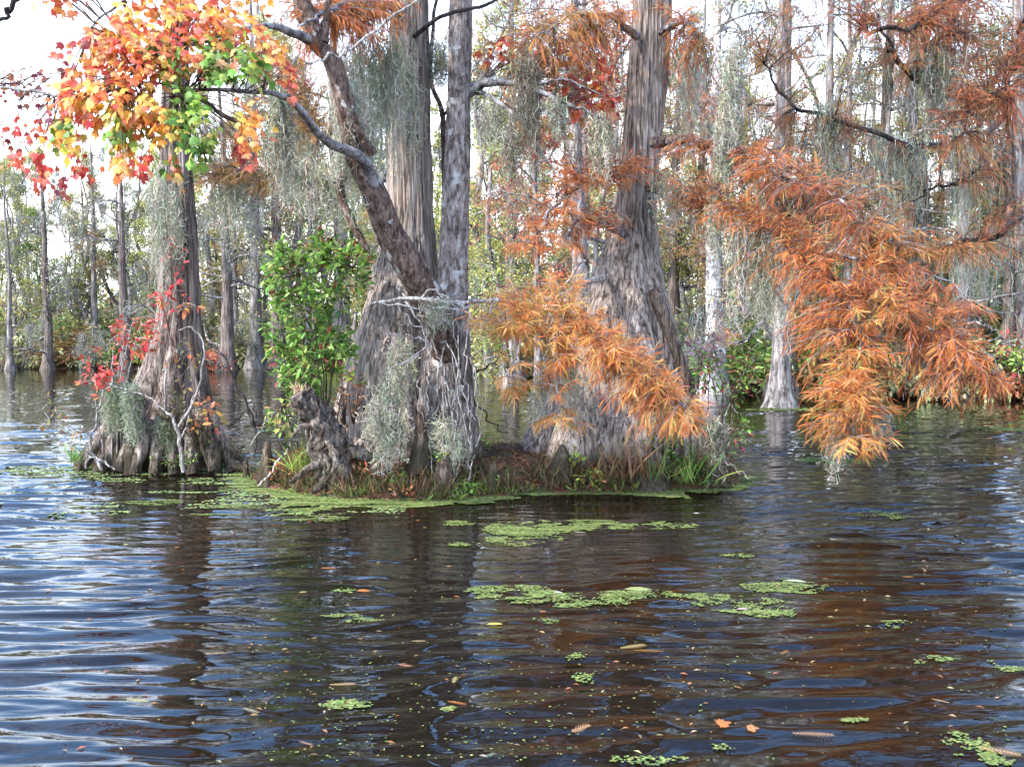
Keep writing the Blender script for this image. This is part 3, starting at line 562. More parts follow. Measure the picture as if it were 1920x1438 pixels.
# ---- right cypress with its orange boughs
b = P(1130, 868, 10.25); b[2] = .1
RC = thing('cypress_tree', 'bald cypress right of centre with broad fluted base and long orange boughs', 'tree', b, 'bald cypress trees at the front')
mb = MB(); trunk(mb, [(-900, 1215, 1245), (-300, 1196, 1256), (0, 1187, 1261), (100, 1180, 1257), (200, 1172, 1248), (300, 1166, 1237), (400, 1155, 1229), (460, 1136, 1234), (520, 1108, 1243), (580, 1084, 1262), (650, 1060, 1282), (720, 1032, 1300), (790, 995, 1318), (850, 962, 1332), (910, 935, 1345)], 10.3, 8, 41, a0=.50, a1=.06, hflare=1.15, nr=50, K=280)
mb.build('trunk', M_bark, RC, smooth=True)
BOBJ = []
def bough(pts, rpx, m=M_limb, n=40, amp=.025):
    mb = MB(); p = branch(mb, pts, rpx, n=n, rng=rg, amp=amp); BOBJ.append(mb.build('bough', m, RC, smooth=True)); return p
r1 = bough([(1225, 268, 10.0), (1290, 262, 9.6), (1345, 272, 9.3), (1400, 290, 9.0), (1460, 322, 8.7), (1530, 350, 8.5), (1600, 400, 8.3), (1660, 450, 8.2)], [26, 20, 17, 15, 11, 8, 5, 3], M_maplebark)
r2 = bough([(1215, 350, 10.0), (1290, 378, 9.5), (1370, 392, 9.1), (1430, 420, 8.8), (1490, 470, 8.5), (1560, 520, 8.2), (1640, 565, 8.0), (1720, 600, 7.9), (1800, 650, 7.8), (1860, 700, 7.8)], [22, 19, 17, 15, 12, 10, 8, 6, 4, 2], M_maplebark, 60)
r2b = bough([(1560, 520, 8.2), (1600, 590, 8.0), (1610, 660, 7.9), (1590, 730, 7.8), (1600, 800, 7.7), (1612, 850, 7.7)], [9, 7, 6, 5, 4, 2])
r2c = bough([(1480, 465, 8.5), (1580, 480, 8.3), (1680, 500, 8.2), (1780, 530, 8.1), (1840, 600, 8.1)], [8, 7, 5, 4, 2])
r3 = bough([(1175, 335, 10.0), (1130, 330, 9.6), (1080, 350, 9.3), (1030, 400, 9.1), (1000, 450, 9.0)], [16, 12, 9, 6, 3])
r3b = bough([(1165, 440, 10.0), (1130, 420, 9.7), (1090, 410, 9.4), (1060, 450, 9.2)], [14, 10, 8, 4])
r4 = bough([(1135, 520, 9.9), (1100, 530, 9.3), (1060, 552, 8.8), (1080, 590, 8.5), (1130, 645, 8.3), (1190, 695, 8.2), (1250, 735, 8.1), (1310, 790, 8.1)], [16, 12, 10, 9, 8, 6, 5, 3], M_dead, 46)
r4b = bough([(1060, 552, 8.8), (1000, 566, 8.6), (940, 562, 8.6), (860, 568, 8.6), (780, 560, 8.6), (692, 570, 8.6)], [10, 10, 9, 9, 8, 6], M_dead, 46)
r4c = bough([(1010, 566, 8.6), (985, 620, 8.4), (960, 690, 8.3), (950, 730, 8.3)], [5, 5, 4, 2], M_dead)
r4d = bough([(1060, 590, 8.5), (1040, 650, 8.4), (1045, 720, 8.4), (1050, 790, 8.3)], [5, 5, 4, 2], M_dead)
r5 = bough([(1240, 60, 10.1), (1280, 40, 9.7), (1320, 60, 9.4)], [16, 10, 5]); r6 = bough([(1195, 70, 10.1), (1140, 30, 9.7), (1070, 30, 9.3), (1010, 70, 9.1)], [16, 10, 7, 4])
# bare curling twigs on the dead bough
mb = MB()
for q in [[(790, 562, 8.6), (805, 542, 8.55), (825, 552, 8.5), (850, 572, 8.5)], [(765, 562, 8.6), (752, 545, 8.6), (745, 540, 8.6)], [(760, 565, 8.6), (790, 610, 8.55), (800, 650, 8.5)], [(745, 567, 8.6), (765, 600, 8.6), (800, 620, 8.6), (803, 655, 8.6)], [(860, 568, 8.6), (880, 590, 8.5), (878, 630, 8.5)],
          [(855, 568, 8.6), (875, 578, 8.55), (882, 560, 8.5)], [(930, 562, 8.6), (910, 600, 8.5), (905, 620, 8.5)], [(870, 568, 8.6), (850, 610, 8.6), (856, 650, 8.6)], [(710, 568, 8.6), (760, 575, 8.5), (840, 580, 8.5), (900, 572, 8.5)], [(800, 640, 8.6), (770, 630, 8.6), (730, 628, 8.6)], [(800, 650, 8.6), (760, 680, 8.6), (735, 690, 8.6), (728, 730, 8.6)]]:
    mb = MB(); branch(mb, q, [5, 3, 2], n=16, k=5, rng=rg, amp=.012); mb.build('twig', M_dead, BOBJ[7], smooth=True)
def foliage(parent, name, sk, regs, size, seed, twm=M_limb, per=11, spread=.03, droop=.6, tm=CYP):
    g = np.random.default_rng(seed); tw = MB(); c = MB()
    for (cx, cy, rx, ry, D, n, pal) in regs: leafy(tw, c, sk, ell(g, cx, cy, rx*1.38, ry*1.38, D, .5, int(n*1.12)), tm, size*.77, pal, g, int(per*1.3), spread, tw=.003, droop=droop)
    tw.build('twigs', twm, parent); c.build(name, M_cyp, parent)
foliage(BOBJ[0], 'foliage', np.concatenate([r1, r2[:30]]), [(1300, 300, 60, 40, 9.2, 20, RUST+ORANGE), (1430, 290, 50, 30, 8.8, 18, ORANGE), (1380, 400, 60, 30, 8.8, 20, ORANGE), (1350, 340, 50, 30, 9.1, 12, ORANGE+RUST), (1480, 390, 80, 40, 8.6, 40, RUST+ORANGE), (1500, 350, 60, 30, 8.6, 20, RUST), (1580, 420, 80, 40, 8.3, 44, ORANGE+RUST), (1470, 310, 60, 30, 8.7, 16, ORANGE), (1700, 450, 80, 30, 8.2, 22, ORANGE+GOLD), (1530, 430, 60, 30, 8.5, 20, AMBER+ORANGE), (1250, 300, 40, 20, 9.5, 8, RUST), (1320, 320, 70, 50, 9.2, 24, ORANGE+RUST), (1400, 340, 70, 40, 9.0, 24, ORANGE), (1290, 400, 60, 40, 9.3, 16, RUST+GOLD), (1620, 380, 70, 40, 8.6, 16, RUST+GOLD), (1400, 470, 40, 50, 9.0, 10, ORANGE+GOLD)], .14, 1)
foliage(BOBJ[1], 'foliage', np.concatenate([r2[25:], r2c, r2b[:12]]), [(1500, 520, 40, 50, 8.3, 18, ORANGE), (1600, 500, 90, 40, 8.2, 46, ORANGE), (1690, 560, 90, 50, 8.0, 60, ORANGE+RUST), (1640, 560, 50, 50, 8.0, 20, AMBER), (1760, 600, 80, 50, 7.9, 56, ORANGE+RUST), (1500, 600, 30, 60, 8.3, 18, ORANGE), (1560, 620, 50, 50, 8.2, 26, ORANGE), (1800, 680, 70, 50, 7.8, 46, ORANGE), (1720, 680, 40, 60, 7.9, 20, RUST+ORANGE), (1855, 710, 30, 35, 7.8, 12, ORANGE+RUST), (1790, 740, 40, 20, 7.8, 8, ORANGE), (1730, 740, 20, 30, 7.9, 6, ORANGE), (1510, 660, 20, 60, 8.2, 10, ORANGE)], .15, 2)
foliage(BOBJ[2], 'foliage', np.concatenate([r2b]), [(1620, 680, 60, 60, 7.9, 46, ORANGE+AMBER), (1600, 740, 60, 40, 7.8, 36, ORANGE+AMBER), (1540, 780, 40, 30, 7.8, 16, ORANGE+AMBER), (1640, 780, 40, 35, 7.8, 18, ORANGE+AMBER), (1600, 835, 35, 22, 7.7, 9, AMBER), (1650, 830, 25, 20, 7.7, 6, AMBER), (1545, 830, 15, 20, 7.8, 4, AMBER)], .15, 3)
foliage(BOBJ[4], 'foliage', np.concatenate([r3, r3b]), [(1130, 320, 70, 30, 9.4, 36, ORANGE), (1080, 370, 60, 50, 9.2, 30, ORANGE+RUST), (1060, 430, 50, 40, 9.1, 26, ORANGE), (1130, 430, 40, 40, 9.3, 14, RUST+ORANGE), (1000, 460, 40, 30, 9.0, 10, ORANGE), (1190, 310, 40, 25, 9.7, 10, ORANGE), (1100, 260, 60, 25, 9.5, 10, RUST)], .14, 4)
foliage(BOBJ[6], 'foliage', np.concatenate([r4, r4b[:14], r4c, r4d]), [(1010, 545, 70, 28, 8.6, 40, AMBER), (950, 590, 60, 40, 8.5, 40, AMBER), (1040, 610, 70, 45, 8.5, 56, AMBER), (1090, 620, 50, 45, 8.4, 36, AMBER+ORANGE), (1140, 660, 60, 40, 8.2, 50, AMBER+ORANGE), (1190, 710, 60, 45, 8.1, 56, AMBER+ORANGE), (1250, 760, 60, 40, 8.1, 52, AMBER+ORANGE), (1290, 800, 35, 22, 8.1, 18, AMBER), (975, 700, 40, 30, 8.3, 12, AMBER), (1060, 700, 40, 40, 8.4, 16, AMBER+ORANGE), (1050, 785, 40, 20, 8.3, 9, AMBER), (960, 740, 20, 20, 8.3, 3, AMBER), (1190, 790, 20, 20, 8.2, 4, AMBER)], .145, 5, M_dead)
foliage(BOBJ[10], 'foliage', np.concatenate([r5, r6]), [(1270, 40, 30, 40, 9.6, 16, ORANGE), (1265, 110, 15, 45, 9.6, 9, ORANGE+GREEN[3:4]), (1300, 90, 40, 30, 9.5, 9, RUST+GOLD), (1120, 30, 70, 30, 9.4, 22, ORANGE+GOLD), (1040, 50, 60, 40, 9.2, 18, GOLD+AMBER), (1090, 110, 60, 30, 9.2, 12, ORANGE+GOLD), (1180, 15, 20, 20, 9.6, 6, ORANGE), (1000, 90, 90, 50, 10, 26, GOLD+RUST), (1100, 170, 60, 60, 9.8, 22, RUST+GOLD), (1130, 60, 50, 60, 9.6, 20, ORANGE+GOLD), (940, 60, 50, 50, 10, 10, GOLD), (1320, 150, 50, 70, 10, 14, GOLD+RUST), (1290, 220, 40, 30, 10, 10, RUST)], .14, 6)
mb = MB(); c = MB(); g = np.random.default_rng(77)
for i in range(7):
    a = g.random()*6.28; z0 = 5.2+i*.6; s = np.array([P(1226, 0, 10.3)[0], 10.3, z0]); e = s+np.array([math.cos(a)*1.7, math.sin(a)*1.7, .1])
    p = wob(spline([s, (s+e)/2+[0, 0, .25], e], 14), .03, g); tube(mb, p, np.linspace(.05, .012, 14), 6)
    leafy(mb, c, p[4:], e+g.standard_normal((18, 3))*[.6, .6, .35], CYPL, .15, RUST+ORANGE, g, 11, .05)
mb.build('upper_limbs', M_limb, RC, smooth=True); c.build('crown', M_cyp, RC)
# mossy side root on the right flank
mb = MB(); branch(mb, [(1222, 545, 9.9), (1240, 580, 9.85), (1262, 640, 9.85), (1285, 710, 9.85), (1300, 790, 9.9)], [20, 24, 22, 20, 24], n=40, k=30, rng=None); roughen(mb.build('side_root', M_knee, RC, smooth=True), .02)

# ---- overhanging cypress at the right edge, upper right foliage
b = P(1912, 860, 12.5); b[2] = -.1
EC = thing('cypress_tree', 'slender cypress at the right edge of the water with dense rusty foliage overhead', 'tree', b, 'bald cypress trees at the front')
mb = MB(); trunk(mb, [(-700, 1885, 1905), (0, 1900, 1920), (200, 1898, 1918), (500, 1905, 1930), (700, 1895, 1950), (840, 1880, 1990)], 22.0, 7, 9, K=90, M=110, nr=24, ridge=.008)
mb.build('trunk', M_bgbark, EC, smooth=True)
EC.location = P(1930, 745, 22.0)*[1, 1, 0]; 
for o in EC.children:
    d = P(1930, 745, 22.0)*[1, 1, 0]-b
    me = o.data; me.transform(__import__('mathutils').Matrix.Translation(tuple(-d)))
def eb(pts, rpx, amp=.05):
    mb = MB(); p = branch(mb, pts, rpx, n=40, rng=rg, amp=amp); mb.build('bough', M_dark, EC, smooth=True); return p
EC.location = P(1930, 745, 22.0)*[1, 1, 0]; bpy.context.view_layer.update()
e1 = eb([(1910, 60, 21.5), (1980, -60, 16), (1850, -60, 11.5), (1740, 40, 10.5), (1640, 60, 10.2)], [16, 18, 16, 10, 5])
e2 = eb([(1980, -60, 16), (1960, 60, 12), (1900, 140, 10.8), (1830, 200, 10.4), (1790, 260, 10.2)], [14, 12, 9, 6, 4])
e3 = eb([(1850, -60, 11.5), (1750, 80, 10.8), (1710, 140, 10.5), (1670, 90, 10.4), (1655, 60, 10.4)], [10, 14, 12, 8, 4])
e4 = eb([(1912, 150, 21.5), (1850, 250, 14.5), (1700, 270, 13), (1560, 220, 13), (1470, 190, 13), (1440, 120, 13)], [14, 12, 9, 7, 5, 3]); e5 = eb([(1915, 400, 21.5), (1890, 430, 14), (1790, 460, 12.6), (1680, 470, 12.4)], [14, 10, 7, 3]); e6 = eb([(1850, 250, 14.5), (1820, 330, 13.2), (1760, 350, 13), (1700, 380, 13)], [9, 7, 5, 3])
foliage(EC, 'foliage', np.concatenate([e1, e2, e3, e4[10:], e5[10:], e6]), [(1700, 30, 100, 45, 10.4, 50, RUST), (1820, 60, 110, 60, 10.6, 70, RUST), (1860, 160, 80, 80, 10.6, 70, RUST), (1720, 110, 60, 50, 10.4, 30, RUST+GOLD), (1800, 190, 50, 60, 10.4, 30, RUST), (1900, 60, 60, 60, 11, 30, RUST), (1890, 270, 40, 60, 10.5, 22, RUST), (1560, 20, 60, 25, 10.3, 10, RUST), (1800, 290, 50, 40, 10.3, 12, RUST+GOLD), (1500, 150, 90, 110, 13, 34, RUST+GOLD), (1460, 270, 60, 70, 13, 22, RUST+GOLD), (1650, 270, 120, 60, 13, 34, RUST+GOLD), (1790, 350, 110, 60, 13, 44, RUST+GOLD), (1880, 420, 60, 70, 12.5, 26, RUST), (1790, 480, 130, 26, 12.5, 50, GOLD+ORANGE), (1600, 40, 120, 40, 12, 24, RUST+GOLD), (1420, 60, 60, 60, 13, 14, GOLD)], .15, 12, M_dark)

# ================================================================== SPANISH MOSS (front)
moss_clump('thick grey moss mass draped over the left side of the widest trunk', [(645, 110), (690, 100), (740, 90), (715, 110)], [9.2, 9.3, 9.4, 9.4], 480, 230, 1, 16, 24, sq=1.3)
moss_clump('moss curtain on the left of the widest trunk above the leaning maple', [(655, 150), (660, 240), (690, 240)], [8.9, 8.9, 9.2], 420, 140, 2, 14, 26)
moss_clump('pale moss fringe spilling down the face of the widest trunk', [(740, 60), (770, 120), (760, 220)], [9.55, 9.6, 9.6], 120, 120, 3, 12, 24)
moss_clump('shaggy moss collar hanging in front of the base of the widest trunk', [(740, 640), (760, 660), (740, 720), (700, 760)], [9.25, 9.2, 9.1, 9.0], 230, 90, 4, 11, 16)
moss_clump('moss tail below the dead bough at the foot of the widest trunk', [(690, 760), (745, 780), (715, 830)], [8.9, 8.95, 8.9], 170, 80, 5, 9, 12)
moss_clump('moss tuft on the lower front of the slim upright tree', [(800, 790), (850, 800), (860, 830)], [9.1, 9.05, 9.05], 90, 60, 6, 10, 10)
moss_clump('moss tuft near the top of the slim upright tree stub', [(800, 560), (840, 565)], [8.6, 8.6], 50, 60, 7, 10, 5)
moss_clump('dark brown moss column on the curved grey limb', [(975, 110), (995, 120), (1000, 150)], [9.3, 9.3, 9.3], 240, 200, 8, 8, 20, pal=MOSSD)
moss_clump('short pointed moss beard below the curved grey limb', [(948, 245), (962, 245)], [9.4, 9.4], 110, 100, 9, 4, 8, pal=MOSSD+MOSS)
moss_clump('moss beard on the outer end of the curved grey limb', [(1040, 190), (1060, 195)], [9.2, 9.2], 110, 80, 10, 6, 6, pal=MOSSD+MOSS)
moss_clump('long pale moss rope hanging right of the right cypress trunk', [(1378, 80), (1372, 160), (1360, 250), (1352, 330)], [9.1, 9.1, 9.1, 9.1], 620, 110, 11, 7, 18)
moss_clump('grey moss tail on the end of the long pale rope', [(1350, 330), (1338, 400)], [9.1, 9.1], 120, 110, 12, 5, 12)
moss_clump('moss beard high on the left cypress, left side', [(294, 320), (298, 400)], [10.9, 10.9], 170, 170, 13, 7, 26)
moss_clump('moss beard on the face of the left cypress', [(325, 350), (330, 420)], [10.85, 10.85], 110, 90, 14, 7, 16)
moss_clump('moss column between the maple leaves and the leaning maple', [(515, 160), (530, 190), (525, 250)], [8.4, 8.4, 8.4], 260, 150, 15, 8, 20, pal=MOSSD+MOSS)
moss_clump('moss beard hanging from a twig at the foot of the left cypress', [(244, 725), (248, 735)], [10.3, 10.3], 220, 95, 16, 7, 6, pal=[(.30, .33, .22), (.24, .28, .18), (.36, .38, .28)])
moss_clump('smaller moss beard left of the one at the foot of the left cypress', [(205, 725), (215, 735)], [10.4, 10.4], 140, 80, 17, 7, 6, pal=[(.30, .33, .22), (.24, .28, .18)])
moss_clump('moss tuft low on the face of the left cypress', [(300, 790), (325, 800)], [10.4, 10.4], 110, 60, 18, 8, 8, pal=[(.22, .25, .15), (.18, .2, .12)])
moss_clump('moss curtain under the golden bough left of the leaning maple', [(545, 300), (600, 330), (650, 340)], [9.5, 9.4, 9.4], 260, 80, 19, 14, 14)
moss_clump('grey moss shreds under the upper orange bough', [(1240, 330), (1300, 340)], [9.6, 9.4], 160, 90, 20, 14, 10)
moss_clump('dark moss hung under the middle of the upper orange bough', [(1440, 340), (1530, 380)], [8.9, 8.7], 330, 90, 21, 16, 10, pal=MOSSD+MOSS)
moss_clump('moss fringe behind the lower orange bough', [(1380, 420), (1480, 480)], [9.0, 8.8], 300, 170, 22, 16, 14)
moss_clump('grey moss hanging below the end of the orange bough', [(1600, 560), (1680, 600), (1760, 640)], [8.4, 8.2, 8.1], 240, 90, 23, 16, 14)
moss_clump('moss strands dangling beneath the lowest orange sprays', [(1565, 800), (1575, 850)], [7.8, 7.8], 50, 60, 24, 4, 12)
moss_clump('moss tuft behind the lowest orange sprays', [(1645, 760), (1655, 780)], [7.9, 7.9], 60, 60, 25, 6, 6)
moss_clump('pale moss string hanging left of the right cypress base', [(1012, 690), (1005, 740)], [8.7, 8.7], 40, 90, 26, 4, 8)
moss_clump('moss veil on the left flank of the right cypress base', [(1050, 640), (1070, 700)], [9.3, 9.3], 130, 110, 27, 12, 18)
moss_clump('moss curtain at the right tip of the island', [(1335, 790), (1345, 800)], [9.5, 9.5], 160, 100, 28, 8, 6, pal=MOSSD+MOSS)
moss_clump('moss tuft under the overhanging rusty foliage', [(1730, 90), (1780, 120)], [10.5, 10.5], 240, 130, 29, 14, 20, pal=MOSSD+MOSS)
moss_clump('moss veil hanging left under the curved grey limb', [(900, 190), (935, 200)], [9.5, 9.5], 100, 90, 30, 10, 8)
moss_clump('long moss curtain from the upper frame right of the right cypress', [(1290, 20), (1300, 60), (1285, 110)], [11, 11, 11], 130, 170, 41, 9, 24)
moss_clump('moss curtain among rusty sprays left of the dark overhanging bough', [(1540, 190), (1570, 215)], [13, 13], 110, 150, 42, 9, 8, wd=.009, pal=MOSSD+MOSS)
moss_clump('grey moss festoon under the dark overhanging bough at right', [(1650, 255), (1720, 270)], [13, 13], 150, 170, 43, 16, 8, wd=.009)
moss_clump('long grey moss curtain near the right edge of the frame', [(1790, 260), (1830, 255)], [13.2, 13.4], 150, 230, 44, 12, 10, wd=.009)
moss_clump('moss festoon beneath the golden spray at the right edge', [(1780, 465), (1880, 430)], [12.7, 14], 160, 150, 45, 16, 8, wd=.009)
moss_clump('moss curtain under the upper golden bough left of the leaning maple', [(600, 250), (530, 215)], [11.6, 11.9], 170, 150, 46, 14, 10, wd=.008)
moss_clump('moss curtain under the outer end of the lower golden bough', [(480, 335), (400, 345)], [11.9, 12.2], 170, 110, 47, 12, 8, wd=.008)
moss_clump('moss curtain at the outer tip of the curved limb right of the slim tree', [(1110, 215), (1145, 232)], [9.1, 9.0], 90, 130, 48, 8, 8, pal=MOSSD+MOSS)
moss_clump('moss shreds between the top of the widest trunk and the slim tree', [(815, 80), (830, 110)], [10.0, 10.0], 140, 70, 31, 10, 14)

# ================================================================== SHRUBS, CREEPER, PLANTS
def shrub(label, base, stems, cen, tmpl, size, pal, seed, per=12, spread=.09, m=M_maplebark, cat='shrub', name='shrub', droop=.1, rr=.009, group=None, tw=.003):
    g = np.random.default_rng(seed); t = thing(name, label, cat, base, group); mb = MB(); c = MB(); sk = []
    for e in stems:
        s = np.asarray(base)+g.standard_normal(3)*[.08, .06, 0]; e = np.asarray(e, float); mid = (s+e)/2+g.standard_normal(3)*.06; mid[2] += .1
        p = wob(spline([s, mid, e], 18), .015, g); tube(mb, p, np.linspace(rr, rr*.35, 18), 6); sk.append(p[4:])
    sk = np.concatenate(sk); tws = MB(); leafy(tws, c, sk, cen, tmpl, size, pal, g, per, spread, droop=droop, tw=tw)
    so_ = mb.build('stems', m, t, smooth=True); tws.build('twigs', m, so_); c.build('foliage', M_leaf, so_); return t
g = np.random.default_rng(3)
gp = np.concatenate([ell(g, 600, 520, 105, 75, 9.3, .35, 56), ell(g, 555, 600, 85, 80, 9.3, .35, 50), ell(g, 520, 520, 40, 50, 9.3, .3, 14), ell(g, 570, 700, 70, 50, 9.2, .3, 22), ell(g, 640, 480, 60, 40, 9.3, .3, 20), ell(g, 620, 650, 60, 60, 9.3, .3, 26), ell(g, 560, 690, 60, 40, 9.3, .3, 14), ell(g, 540, 470, 50, 30, 9.3, .3, 10)])
shrub('leafy green shrub left of the widest trunk, with a few dark red leaves', P(610, 880, 9.5), [P(x, y, 9.3+d) for x, y, d in [(560, 520, 0), (620, 480, .1), (660, 500, -.1), (520, 600, 0), (590, 620, -.2), (640, 560, .1), (600, 700, -.1), (550, 560, .2), (640, 660, .1)]], gp, OVAL, .078, GREEN+GREEN+GREEN+[(.22, .05, .04)], 31, per=13, spread=.10, droop=-.15)
g = np.random.default_rng(4)
shrub('thin shrub with olive and tan leaves at the left tip of the island', P(555, 890, 9.4), [P(x, y, 9.2) for x, y in [(530, 760), (545, 720), (520, 820)]], np.concatenate([ell(g, 535, 780, 35, 60, 9.2, .25, 22)]), OVAL, .07, GREEN[2:]+[(.40, .26, .10), (.30, .24, .08)], 32, per=7)
shrub('small shrub with bright red leaves on the left flank of the left cypress', P(215, 860, 10.5), [P(x, y, 10.4) for x, y in [(250, 600), (200, 650), (180, 700), (270, 580), (235, 640)]], np.concatenate([ell(g, 245, 625, 50, 45, 10.35, .25, 24), ell(g, 195, 690, 45, 35, 10.35, .25, 16), ell(g, 180, 720, 40, 25, 10.35, .25, 8), ell(g, 285, 600, 20, 60, 10.4, .2, 7)]), OVAL, .075, [(.55, .05, .05), (.66, .10, .07), (.48, .06, .06), (.40, .16, .07)], 33, per=6, m=M_dead)
shrub('sparse twiggy shrub with tan and green leaves reaching over the water on the far left', P(190, 870, 10.3), [P(x, y, 10.1) for x, y in [(90, 780), (120, 830), (70, 760)]], np.concatenate([ell(g, 100, 780, 55, 50, 10.1, .3, 14), ell(g, 130, 830, 40, 25, 10.1, .3, 6)]), OVAL, .055, [(.34, .22, .08), (.22, .24, .07), (.45, .2, .07)], 34, per=4, m=M_dead, rr=.005)
shrub('low shrub on the right tip of the island with green and dark red leaves', P(1330, 880, 9.7), [P(x, y, 9.9) for x, y in [(1330, 700), (1380, 720), (1410, 680), (1370, 790), (1300, 650), (1390, 820)]], np.concatenate([ell(g, 1375, 720, 65, 40, 9.9, .3, 34), ell(g, 1320, 690, 30, 50, 9.9, .3, 16), ell(g, 1380, 820, 40, 40, 9.7, .25, 12), ell(g, 1410, 680, 45, 25, 10, .3, 12)]), OVAL, .06, GREEN[:3]+[(.10, .13, .04), (.3, .06, .05), (.2, .18, .06)], 35, per=8)
shrub('clump of pinkish tan leaves beside the white peeling trunk', P(1335, 868, 10.4), [P(x, y, 10.5) for x, y in [(1310, 660), (1335, 640)]], ell(g, 1325, 660, 38, 28, 10.5, .2, 12), OVAL, .10, [(.55, .34, .27), (.48, .27, .22), (.6, .42, .36)], 36, per=6)
# creeper with red leaves on left trunk
cr = thing('creeper', 'red-leaved creeper climbing the bark of the left cypress', 'vine', P(340, 860, 10.6)*[1, 1, 0], None); mb = MB(); c = MB()
p1 = branch(mb, [(350, 870, 10.4), (345, 760, 10.7), (330, 640, 10.9), (345, 540, 10.98), (338, 470, 11.0), (345, 400, 11.0)], [5, 5, 4, 4, 3, 2], n=40, rng=rg, amp=.02); p2 = branch(mb, [(340, 690, 10.85), (310, 600, 10.95), (305, 540, 10.97), (318, 500, 10.98)], [4, 4, 3, 2], n=24, rng=rg, amp=.02)
mb.build('stem', M_maplebark, cr, smooth=True); sk = np.concatenate([p1, p2]); g = np.random.default_rng(8); tws = MB()
def front(a):
    a[:, 1] = 10.86; return a
leafy(tws, c, sk, np.concatenate([front(ell(g, 335, 500, 32, 70, 10.9, .02, 14)), front(ell(g, 310, 570, 22, 40, 10.9, .02, 9))]), OVAL, .085, [(.62, .04, .05), (.70, .09, .08), (.5, .05, .05)], g, 2, .04, start=.8)
leafy(tws, c, sk, ell(g, 335, 570, 45, 15, 10.7, .05, 7), OVAL, .09, [(.62, .34, .10), (.66, .2, .08)], g, 3, .05, start=.8)
leafy(tws, c, sk, ell(g, 390, 770, 50, 30, 10.2, .1, 12), OVAL, .09, [(.62, .18, .08), (.5, .3, .09)], g, 3, .05, start=.7)
leafy(tws, c, sk, ell(g, 345, 680, 40, 50, 10.4, .1, 14), OVAL, .07, [(.4, .3, .09), (.2, .2, .06), (.55, .15, .06)], g, 3, .05, start=.7)
tws.build('twigs', M_dead, cr); c.build('foliage', M_leaf, cr)

# dead branches / sticks: (label, list of px paths, width, material)
def sticks(name, label, paths, m, cat='dead branch', amp=.02, group=None, k=6):
    b = P(*paths[0][0][0]); t = thing(name, label, cat, b, group); g = np.random.default_rng(abs(hash(name)) % 1000 if False else len(label))
    for i, (pts, wd) in enumerate(paths):
        mb = MB(); branch(mb, pts, wd, n=28, k=k, rng=g, amp=amp); mb.build('stem' if i == 0 else 'side_branch', m, t, smooth=True)
    return t
sticks('dead_branch', 'pale bare forked sapling standing in the duckweed before the left cypress', [([(345, 885, 10.1), (338, 840, 10.1), (332, 800, 10.1), (310, 765, 10.1), (312, 700, 10.15), (303, 690, 10.2)], [9, 8, 7, 5, 4, 2]), ([(334, 800, 10.1), (360, 760, 10.1), (378, 700, 10.15), (382, 640, 10.2), (360, 618, 10.2), (335, 615, 10.2)], [6, 5, 4, 4, 3, 2]), ([(335, 830, 10.1), (350, 800, 10.1), (362, 740, 10.1)], [4, 3, 2]), ([(310, 770, 10.1), (270, 740, 10.1), (225, 735, 10.1)], [4, 3, 2])], M_dead)
sticks('dead_branch', 'thin bare sticks leaning at the left side of the left cypress', [([(190, 880, 10.2), (172, 840, 10.2), (180, 780, 10.2), (205, 720, 10.2), (215, 660, 10.3)], [6, 5, 4, 3, 2]), ([(215, 880, 10.0), (188, 862, 10.0), (165, 855, 10.0)], [4, 3, 2]), ([(205, 720, 10.2), (245, 730, 10.2), (260, 690, 10.2)], [3, 3, 2]), ([(162, 878, 10.2), (166, 830, 10.2), (180, 790, 10.2)], [4, 3, 2])], M_dead)
sticks('dead_branch', 'black drooping dead branch hanging between the left cypress and the stump', [([(395, 645, 10.3), (425, 680, 10.1), (445, 730, 10.0), (465, 765, 9.9), (480, 800, 9.9), (500, 790, 9.9)], [5, 5, 6, 9, 10, 3]), ([(465, 765, 9.9), (440, 790, 9.9), (428, 800, 9.9)], [4, 3, 2]), ([(478, 795, 9.9), (480, 830, 9.9), (475, 860, 9.9)], [4, 3, 2]), ([(482, 785, 9.9), (470, 745, 9.9)], [3, 2])], M_dark)
sticks('dead_branch', 'long pale stick leaning out of the duckweed by the stump', [([(485, 912, 9.5), (520, 870, 9.4), (550, 820, 9.35), (565, 765, 9.3)], [5, 5, 4, 3]), ([(470, 835, 9.5), (500, 790, 9.4), (525, 765, 9.4)], [3, 3, 2])], M_dead)
sticks('dead_branch', 'curved grey stick reaching the duckweed before the widest trunk', [([(680, 925, 8.95), (697, 885, 9.0), (728, 850, 9.05), (742, 820, 9.1), (745, 760, 9.15), (755, 700, 9.15), (790, 660, 9.2)], [11, 10, 9, 8, 7, 6, 4]), ([(745, 770, 9.15), (750, 720, 9.1), (762, 690, 9.1)], [4, 3, 2])], M_dead)
sticks('dead_branch', 'thin dark twig over the gap right of the slim upright tree', [([(882, 702, 9.6), (910, 690, 9.4), (940, 668, 9.2)], [5, 4, 2]), ([(885, 745, 9.6), (920, 790, 9.5), (950, 815, 9.4)], [3, 3, 2])], M_dark)
sticks('dead_branch', 'pale diagonal twig leaning on the right cypress base', [([(1118, 835, 9.4), (1145, 800, 9.3), (1165, 778, 9.3)], [4, 3, 2])], M_dead)
sticks('dead_branch', 'spray of bare pale twigs reaching past the right end of the orange bough', [([(1770, 610, 8.0), (1830, 640, 7.9), (1870, 690, 7.9), (1885, 720, 7.9)], [5, 4, 3, 2]), ([(1780, 600, 8.0), (1850, 610, 7.9), (1900, 650, 7.9)], [4, 3, 2]), ([(1830, 640, 7.9), (1890, 640, 7.9), (1940, 650, 7.8)], [3, 3, 2]), ([(1680, 640, 8), (1700, 700, 8), (1695, 750, 8)], [3, 2, 1])], M_dead, amp=.03)
